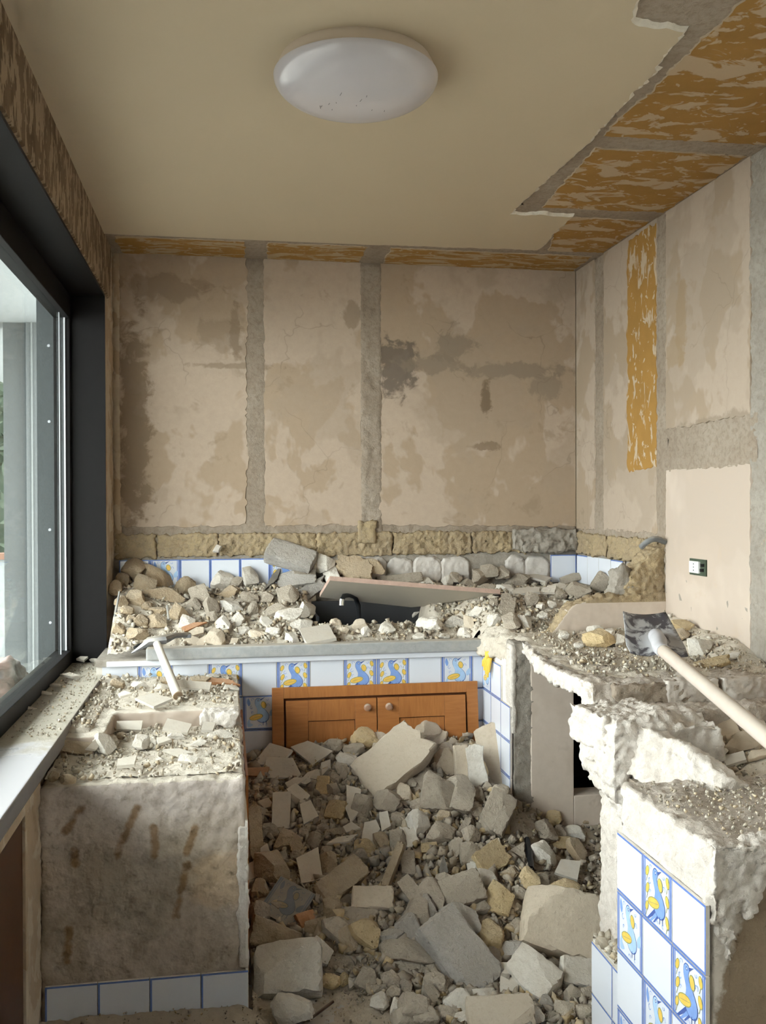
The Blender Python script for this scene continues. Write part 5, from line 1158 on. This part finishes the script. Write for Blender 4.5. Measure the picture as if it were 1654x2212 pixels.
for t_ in HEAP:
    u, v, wp, hp, kd, cl, an, zn = t_[:8]
    stone(u, v, wp*1.1, hp*1.1, kd, cl, an, S_floor, zn, t_[8] if len(t_) > 8 else None, t_[9] if len(t_) > 9 else None, lift=t_[11] if len(t_) > 11 else 0.46, face=t_[10] if len(t_) > 10 else None, up=t_[12] if len(t_) > 12 else 0.12)
# decorated tile lying in the heap
for nm, cc in (('dusty_white', (.33,.315,.28)), ('dusty_blue', (.20,.225,.26)), ('dusty_dark', (.15,.165,.19)), ('dusty_yellow', (.34,.29,.20))): plain(nm, cc, 0.7, 0.2, var=0.25, scale=25)
DUSTY = {'tile_white': 'dusty_white', 'tile_blue': 'dusty_blue', 'tile_body': 'dusty_white', 'bird_blue': 'dusty_blue', 'bird_pale': 'dusty_blue', 'bird_dark': 'dusty_dark', 'bird_yellow': 'dusty_yellow', 'bird_olive': 'dusty_dark'}
def dustied(me):
    me = me.copy()
    for i, m in enumerate(me.materials): me.materials[i] = M[DUSTY[m.name]]
    return me
def loose_bird_tile(u, v, ang, S, label, kind=1):
    p = on_surface(u, v, S, 0.03); n = surf_n(S, p)+0.35*(CAM-p)/np.linalg.norm(CAM-p); n /= np.linalg.norm(n)
    ex = CR-n*float(CR@n); ex /= np.linalg.norm(ex); ey = np.cross(n, ex); th = math.radians(ang); ex, ey = ex*math.cos(th)+ey*math.sin(th), ey*math.cos(th)-ex*math.sin(th)
    c = p - ex*T/2 - ey*T/2
    e = empty('decorated_tile', (0, 0, 0)); tag(e, label, 'tile')
    o = link('tile_body', dustied(tile_mesh(T, T, '')), e); b = link('painted_bird', dustied(bird_mesh(kind)), o)
    e.matrix_world = Matrix(((ex[0], -n[0], ey[0], c[0]), (ex[1], -n[1], ey[1], c[1]), (ex[2], -n[2], ey[2], c[2]), (0, 0, 0, 1)))
    placed.append((p, 0.07, u, v))
loose_bird_tile(620, 1951, -28, S_floor, 'dusty blue bird tile lying loose in the shadowed heap')

BL = 'in the left corner of the sink counter'; BM_ = 'on the sink counter behind the pickaxe'; BS = 'around the sink on the back counter'; BR2 = 'on the back counter near the right corner'
BACK = [
 (341,1251,76,42,'chunk','t',4,BL,'broad tan block against the blue edged wall tiles'), (313,1263,50,40,'chunk','t',0,BL), (266,1254,36,40,'lump','t',0,BL), (250,1270,32,34,'lump','t',0,BL), (291,1226,52,46,'chunk','t',-8,BL),
 (354,1285,92,30,'chunk','t',-2,BL), (291,1292,48,38,'chunk','t',-5,BL), (401,1270,46,42,'chunk','t',10,BL), (480,1254,44,42,'chunk','w',-10,BM_,'pale faceted chunk under the middle white wall tile'), (540,1245,34,44,'chunk','w',15,BM_,'pale pointed chunk under the right white wall tile'), (511,1260,30,28,'lump','g',0,BM_),
 (433,1292,40,54,'brick','g',24,BM_,'upright grey mortar block tilted among the stones'), (420,1307,36,32,'chunk','g',0,BM_), (495,1279,46,26,'chunk','t',0,BM_), (499,1311,52,30,'chunk','w',4,BM_), (540,1292,46,30,'lump','g',0,BM_), (574,1292,36,28,'chunk','g',0,BM_), (455,1314,40,38,'chunk','g',-15,BM_), (458,1333,30,26,'chunk','g',0,BM_),
 (385,1326,44,34,'chunk','t',-25,BM_), (404,1345,34,30,'chunk','w',0,BM_), (338,1342,42,36,'chunk','t',10,BL), (341,1320,40,20,'lump','t',0,BL), (275,1320,32,22,'lump','t',0,BL), (304,1342,36,30,'lump','t',0,BL), (282,1337,20,20,'lump','t',0,BL), (297,1370,48,32,'lump','t',0,BL), (257,1358,30,26,'lump','t',0,BL), (262,1300,30,26,'chunk','t',0,BL), (318,1310,26,22,'lump','t',0,BL),
 (596,1323,62,38,'chunk','g',22,BS), (546,1317,24,34,'chunk','g',-10,BM_), (624,1330,66,32,'lump','w',12,BS), (662,1320,56,36,'chunk','w',10,BS), (467,1380,42,40,'chunk','e',-20,BM_,'faceted cream stone just above the metal straightedge'), (417,1386,40,24,'slab','e',25,BM_), (442,1386,26,32,'slab','e',-50,BM_), (483,1348,36,36,'chunk','w',0,BM_), (511,1339,36,32,'chunk','w',0,BM_), (555,1370,40,24,'lump','e',0,BM_), (631,1380,32,30,'chunk','w',0,BS), (650,1351,52,26,'chunk','w',20,BS), (425,1364,34,16,'shard','e',28,BM_), (420,1352,54,12,'shard','c',26,BM_,'thin terracotta sliver slanting behind the pickaxe head'), (525,1362,34,20,'lump','w',0,BM_), (590,1365,36,22,'lump','w',0,BM_), (505,1385,24,14,'shard','e',30,BM_), (575,1345,30,24,'chunk','w',0,BM_),
 (628,1203,112,52,'brick','b',-20,BS,'large grey concrete piece leaning on the wall left of sink'), (640,1251,88,36,'brick','b',8,BS,'flat ridged grey block below the large concrete piece'), (668,1278,100,30,'plank','b',34,BS,'long grey slab slanting up beside the fallen board'), (593,1248,16,64,'slab','s',-18,BS,'dark narrow slate leaning beside the concrete pieces'), (621,1287,52,46,'chunk','g',0,BS), (702,1218,42,38,'chunk','w',-10,BS), (660,1222,50,36,'chunk','g',0,BS),
 (765,1229,96,50,'slab','t',-24,BS,'tan wedge-shaped slab standing behind the fallen board',0.06), (712,1234,32,52,'chunk','w',20,BS), (800,1222,70,30,'chunk','t',-20,BS), (862,1253,104,24,'brick','g',6,BS,'long narrow grey mortar bar lying below the tile imprints'), (916,1257,42,22,'chunk','w',0,BS), (966,1257,26,24,'chunk','w',0,BS),
 (1035,1245,42,40,'chunk','g',15,BR2), (1057,1235,42,32,'chunk','g',0,BR2), (1085,1238,38,32,'chunk','g',0,BR2), (1117,1254,58,30,'chunk','g',-5,BR2), (1051,1270,42,18,'lump','g',0,BR2), (1092,1273,42,22,'chunk','w',0,BR2), (1136,1277,60,13,'tilebit','i',0,BR2,'flat blue edged tile piece on the right rubble'), (1164,1248,48,13,'tilebit','i',-38,BR2,'slanting blue edged tile strip by the right wall tiles'), (1186,1276,46,18,'shard','w',28,BR2), (1008,1262,34,22,'chunk','g',0,BR2), (985,1250,30,24,'chunk','g',0,BR2),
 (1095,1309,40,62,'slab','g',-8,BR2,'upright flat grey slab at the right end of the board'), (1104,1345,42,46,'chunk','g',0,BR2), (1136,1348,26,46,'chunk','w',8,BR2), (1148,1292,32,30,'lump','g',0,BR2), (1067,1339,32,34,'lump','w',0,BR2), (1013,1345,24,36,'chunk','e',5,BS), (1004,1367,32,24,'chunk','w',-15,BS), (979,1345,48,26,'chunk','w',8,BS), (1029,1322,46,20,'slab','w',-4,BR2), (925,1347,60,36,'lump','w',0,BS), (834,1358,40,30,'lump','w',15,BS), (812,1325,48,32,'lump','w',18,BS), (858,1332,42,32,'lump','w',0,BS), (886,1326,46,34,'lump','w',0,BS), (777,1350,36,28,'chunk','e',0,BS), (790,1366,26,22,'chunk','w',0,BS), (690,1330,40,36,'chunk','g',0,BS), (1067,1303,22,24,'lump','g',0,BR2), (905,1375,30,18,'lump','w',0,BS), (960,1375,26,16,'lump','w',0,BS), (740,1362,30,18,'lump','e',0,BS), (725,1345,26,18,'lump','e',0,BS),
 (1236,1250,58,22,'chunk','g',8,BR2), (1247,1277,56,40,'chunk','g',15,BR2,'broad grey chunk in front of the corner tiles'), (1295,1258,48,44,'chunk','g',0,BR2,'pointed grey chunk near the right wall tiles'), (1211,1285,28,24,'lump','g',0,BR2), (1149,1299,32,28,'lump','g',0,BR2), (1192,1306,22,20,'lump','w',0,BR2), (1167,1310,20,18,'lump','w',0,BR2), (1327,1281,46,20,'chunk','g',0,BR2), (1200,1272,58,16,'slab','w',24,BR2), (1270,1295,30,20,'lump','g',0,BR2), (1172,1330,26,20,'lump','w',0,BR2),
]
for t_ in BACK:
    u, v, wp, hp, kd, cl, an, zn = t_[:8]
    stone(u, v, wp, hp, kd, cl, an, S_back, zn, t_[8] if len(t_) > 8 else None, t_[9] if len(t_) > 9 else None, lift=0.30)
stone(686,1371,66,34,'tilebit','i',18,S_back,BS,'white topped terracotta tile piece lying at the counter edge',0.016, face=(-0.1,-0.35,1))
def tuffledge(X, Y): return np.where(np.asarray(Y) > YB-0.12, 1.292, 0.5)
stone(469,1186,21,18,'chunk','w',0,tuffledge,BM_,'tiny pale mortar bit on the ledge above the wall tiles')

LZ = 'on the stripped left counter'
LEFT = [
 (225,1612,50,44,'chunk','w',5,'largest faceted stone on the stripped left counter'), (207,1608,18,40,'shard','i',-20,'thin shard leaning on the largest stone of the left counter'), (305,1605,40,40,'chunk','w',-20,'medium pale chunk right of the largest left counter stone'), (334,1608,20,22,'chunk','w',0),
 (274,1646,40,18,'shard','i',12,'small white shard near the front of the left counter'), (385,1626,64,14,'shard','i',4), (406,1639,40,18,'chunk','w',-8), (348,1641,22,11,'chunk','w',0), (475,1587,54,20,'chunk','w',6), (381,1590,42,16,'chunk','w',5), (450,1571,26,17,'tilebit','i',0),
 (279,1568,54,19,'tilebit','i',3,'square white tile flat on the dust of left counter'), (383,1570,54,21,'tilebit','i',-5,'pale tile right of the square white tile'), (276,1547,76,12,'tilebit','i',3,'blue edged tile leaning along the raised ledge'), (330,1514,76,26,'shard','i',-8,'bright white tile shard beneath the pickaxe handle'), (417,1481,74,16,'tilebit','i',2,'grey topped tile slab at the back of left counter'), (483,1474,76,11,'slab','c',-7,'split reddish wood and tile strip at the back right'),
 (145,1685,38,22,'chunk','t',0,'tan chunk on the front lip by the window wall'), (116,1677,24,24,'lump','t',0), (163,1617,74,30,'brick','t',4,'shadowed tan block set beneath the window sill'), (300,1480,34,18,'lump','w',0), (350,1485,30,18,'chunk','w',0), (255,1475,34,20,'lump','t',0), (270,1500,30,12,'shard','i',0), (365,1470,40,12,'slab','t',5), (432,1467,44,10,'shard','t',-4), (460,1460,30,10,'lump','w',0), (500,1486,34,12,'chunk','w',0), (245,1600,26,22,'chunk','w',0), (260,1590,24,16,'lump','t',0), (430,1605,40,16,'chunk','w',5), (355,1600,30,14,'shard','i',20),
]
for t_ in LEFT:
    u, v, wp, hp, kd, cl, an = t_[:7]
    stone(u, v, wp, hp, kd, cl, an, S_left, LZ, t_[7] if len(t_) > 7 else None, lift=0.42)
stone(486,1556,78,38,'slab','w',-6,S_left,LZ,'ribbed white mortar pad broken at the right of left counter',0.02)
for (u, v, a, b, kd, an, lb) in ((152,1459,42,8,'shard',0,'flat chip lying across the window sill dust'), (178,1424,24,10,'shard',25,'upright dark chip at the far end of the sill'), (208,1427,30,12,'lump',0,None), (222,1432,22,10,'lump',0,None), (98,1498,30,10,'lump',0,None), (60,1530,40,8,'lump',0,None), (120,1480,26,10,'lump',0,None)):
    stone(u, v, a, b, kd, 'w', an, S_sill, 'on the window sill', lb, lift=0.4)

RZ = 'around the shovel on the peninsula'; HZ = 'in the cut-out of the peninsula'
for t_ in ((1293,1380,64,44,'chunk','y',20,'yellow tuff chunk left of the shovel blade'), (1284,1359,36,18,'lump','w',0), (1331,1350,20,18,'lump','y',0), (1335,1383,30,28,'chunk','w',0), (1218,1372,26,20,'lump','w',0), (1473,1354,52,28,'chunk','y',-5), (1466,1372,48,30,'chunk','t',-15), (1510,1400,52,44,'chunk','w',-8,'white and brown chunk right of the shovel blade'), (1539,1433,80,18,'plank','y',-2,'pale yellow flat slab right of the shovel socket'), (1578,1418,42,16,'lump','w',0), (1250,1395,24,16,'lump','w',0), (1316,1365,24,16,'lump','w',0)):
    stone(t_[0], t_[1], t_[2], t_[3], t_[4], t_[5], t_[6], S_plat, RZ, t_[7] if len(t_) > 7 else None, lift=0.40)
for t_ in ((1460,1586,58,42,'chunk','w',-20,'left whitish chunk in the peninsula cut-out'), (1506,1583,46,42,'chunk','b',0,'grey chunk at the centre of the peninsula cut-out'), (1572,1578,62,44,'slab','e',-20,'beige slab under the shovel handle'), (1502,1555,92,14,'tilebit','i',0,'flat tile piece lying at the back of the cut-out'), (1600,1606,86,42,'chunk','e',10), (1541,1640,46,22,'shard','i',8), (1587,1640,46,20,'tilebit','i',2,'ribbed white tile piece at the front of the cut-out'), (1515,1618,72,30,'chunk','t',10), (1556,1628,36,18,'chunk','w',20), (1640,1630,60,24,'chunk','e',0), (1420,1580,30,20,'lump','t',0), (1630,1560,40,26,'chunk','w',0)):
    stone(t_[0], t_[1], t_[2], t_[3], t_[4], t_[5], t_[6], S_hole, HZ, t_[7] if len(t_) > 7 else None, lift=0.36)

STOP = set('perched tilted tucked lying leaning in on under at beside near below above behind between right left against jutting standing with sloping cut low close just bright overlapping slanting of diagonally nearest set broken beneath along'.split())
def short(l):
    w = l.split(); k = next((i for i, x in enumerate(w) if i > 1 and x in STOP), len(w)); return ' '.join(w[:k])
used = {r_[3] for r_ in REG if r_[3]}
for (o, u, v, lab, base, S) in REG:
    if lab: continue
    H = sorted(((u-h[1])**2+(v-h[2])**2, h) for h in [(id(x), x[1], x[2], x[3]) for x in REG if x[3] and x[5] is S])
    for d2, h in H[:7]:
        du, dv = u-h[1], v-h[2]; rel = ('right of' if du > 0 else 'left of') if abs(du) > abs(dv) else ('below' if dv > 0 else 'above')
        cand = f"{base} {rel} the {short(h[3])}"
        if len(cand.split()) <= 16 and cand not in used: o['label'] = cand; used.add(cand); break
# dark odds and ends in the heap
for (a, b, r_, m_, nm, lb, ct) in (((1138,1812),(1146,1876),0.014,'black_plastic','plastic_strip','black plastic strip sticking up from the right of heap','strip'), ((672,2200),(719,2164),0.005,'door_brown','wood_splinter','thin dark wooden splinter on the bare floor','splinter'), ((806,1866),(824,1832),0.013,'dusty_dark','tile_strip','dark blue glazed tile strip half buried in the heap','tile strip')):
    p0, p1 = on_surface(a[0], a[1], S_floor, 0.02), on_surface(b[0], b[1], S_floor, 0.012)
    e = tag(empty(nm, tuple(p0)), lb, ct); tube('strip_body', [p0, (p0+p1)/2+np.array([0.002, 0, 0.002]), p1], [r_*0.8, r_, r_*0.9], m_, e, 6)

CUBE_V = np.array([(-.5,-.5,-.5),(.5,-.5,-.5),(.5,.5,-.5),(-.5,.5,-.5),(-.5,-.5,.5),(.5,-.5,.5),(.5,.5,.5),(-.5,.5,.5)])
CUBE_F = np.array([(0,2,1),(0,3,2),(4,5,6),(4,6,7),(0,1,5),(0,5,4),(1,2,6),(1,6,5),(2,3,7),(2,7,6),(3,0,4),(3,4,7)])
# ------------------------------------------------------------------ small chips: too many to count
def chips(name, S, x0, x1, y0, y1, n, s0, s1, label, pal, mask=None, seed=0, lift=0.3):
    r = np.random.default_rng(seed); B = []
    for k in range(7):
        q = np.random.default_rng(seed*31+k); V = CUBE_V + q.uniform(-.34, .34, CUBE_V.shape); V[4:, :2] *= q.uniform(.35, .95)
        B.append(unit(V))
    F = CUBE_F
    X = r.uniform(x0, x1, n); Y = r.uniform(y0, y1, n)
    dens = fbm2(X*5, Y*5, 3, seed) + r.uniform(-.6, .6, n); ok = dens > -0.25
    if mask is not None: ok &= ~mask(X, Y)
    X, Y = X[ok], Y[ok]; n = len(X); Z = S(X, Y)
    sz = s0*(s1/s0)**(r.uniform(0, 1, n)**1.8)
    A = r.normal(size=(n, 4)); A /= np.linalg.norm(A, axis=1, keepdims=True); w_, a, b, c = A.T
    R = np.stack([np.stack([1-2*(b*b+c*c), 2*(a*b-c*w_), 2*(a*c+b*w_)], -1), np.stack([2*(a*b+c*w_), 1-2*(a*a+c*c), 2*(b*c-a*w_)], -1), np.stack([2*(a*c-b*w_), 2*(b*c+a*w_), 1-2*(a*a+b*b)], -1)], 1)
    sc3 = sz[:, None]*np.stack([np.ones(n), r.uniform(.55, 1, n), r.uniform(.25, .9, n)], 1)
    bi = r.integers(0, 7, n); base = np.stack(B)[bi]*sc3[:, None, :]
    V = np.einsum('nij,nkj->nki', R, base) + np.stack([X, Y, Z+sz*lift], -1)[:, None, :]
    nv = V.shape[1]; Fa = (F[None]+(np.arange(n)*nv)[:, None, None]).reshape(-1, 3)
    me = bpy.data.meshes.new(name); me.vertices.add(n*nv); me.vertices.foreach_set('co', V.astype(np.float32).ravel())
    me.loops.add(Fa.size); me.loops.foreach_set('vertex_index', Fa.astype(np.int32).ravel()); me.polygons.add(len(Fa)); me.polygons.foreach_set('loop_start', np.arange(0, Fa.size, 3, dtype=np.int32)); me.update(calc_edges=True)
    pc = np.array(pal)[r.integers(0, len(pal), n)]*r.uniform(.82, 1.15, (n, 1)); pc = np.concatenate([pc, np.ones((n, 1))], 1)
    at = me.color_attributes.new('Col', 'FLOAT_COLOR', 'POINT'); at.data.foreach_set('color', np.repeat(pc, nv, 0).astype(np.float32).ravel())
    me.materials.append(M['chips']); return tag(link(name, me), label, 'rubble', kind='stuff')
PG = [(0.37,.32,.26), (.33,.28,.225), (.41,.355,.285), (.44,.365,.27), (.50,.38,.22), (.35,.315,.27)]
PW = [(0.56,.50,.41), (.50,.445,.36), (.44,.38,.30), (.54,.44,.31), (.60,.55,.47)]
chips('floor_rubble_pieces', S_floor, 0.10, 1.12, 2.85, YC-0.05, 1100, 0.032, 0.072, 'fist sized broken pieces packed through the floor heap', PG, lambda X, Y: ((Y < 3.1) & (X < 0.45)), seed=300, lift=0.12)
chips('floor_rubble_chips', S_floor, 0.09, 1.12, 2.72, YC-0.02, 9500, 0.008, 0.042, 'small mortar and tile chips strewn through the floor heap', PG, lambda X, Y: ((Y < 3.0) & (X < 0.40)) | ((Y < 2.9) & (X < 0.62)), seed=301)
chips('floor_rubble_chips', S_floor, 1.06, 1.85, 2.74, PY-0.02, 2200, 0.008, 0.040, 'small chips spilling under the peninsula', PG, seed=302)
chips('floor_rubble_chips', S_floor, 0.52, 1.10, 2.50, 2.95, 1500, 0.010, 0.045, 'small chips spread at the near foot of the floor heap', PG, lambda X, Y: (X < 0.62) & (Y < 2.75), seed=311)
chips('kerb_chips', lambda X, Y: 0.288+0*X, 1.066, 1.12, 2.27, 2.60, 260, 0.008, 0.04, 'crumbs lying on the low tiled kerb', PW, seed=312, lift=0.35)
chips('floor_grit', S_floor, -0.5, 1.05, 2.3, 3.05, 2600, 0.004, 0.012, 'fine grit scattered over the bare floor', PG, lambda X, Y: (Y > YF-0.01) & (X < 0.07), seed=303)
chips('counter_rubble_chips', S_back, -0.495, XR-0.03, 4.20, YB-0.04, 6500, 0.007, 0.034, 'small pale chips covering the sink counter', PW, lambda X, Y: (X > 0.42) & (X < 1.0) & (Y > 4.40) & (Y < 4.75), seed=304)
chips('counter_rubble_chips', S_back, 1.22, XR-0.03, 3.93, 4.20, 900, 0.007, 0.03, 'small pale chips behind the partition stub', PW, seed=305)
chips('ledge_chips', S_left, XL+0.03, 0.045, 2.90, YC-0.03, 2300, 0.004, 0.024, 'small chips and grit on the stripped left counter', PW, seed=306)
chips('worktop_chips', S_plat, 1.23, XR-0.02, 2.93, 3.79, 2200, 0.004, 0.022, 'small chips around the shovel', PW, seed=307)
chips('recess_chips', S_hole, 1.24, XR-0.02, 2.29, 2.72, 700, 0.005, 0.03, 'small chips in the peninsula cut-out', PW, seed=308)
chips('block_chips', S_near, 1.02, XR-0.02, 1.84, 2.24, 2600, 0.003, 0.013, 'fine grit on the near block top', PW, seed=309, lift=0.35)
chips('sill_grit', S_sill, XG+0.03, XL+0.02, 3.1, WIN_Y1-0.02, 700, 0.003, 0.014, 'grit and crumbs on the window sill', PW, seed=310)
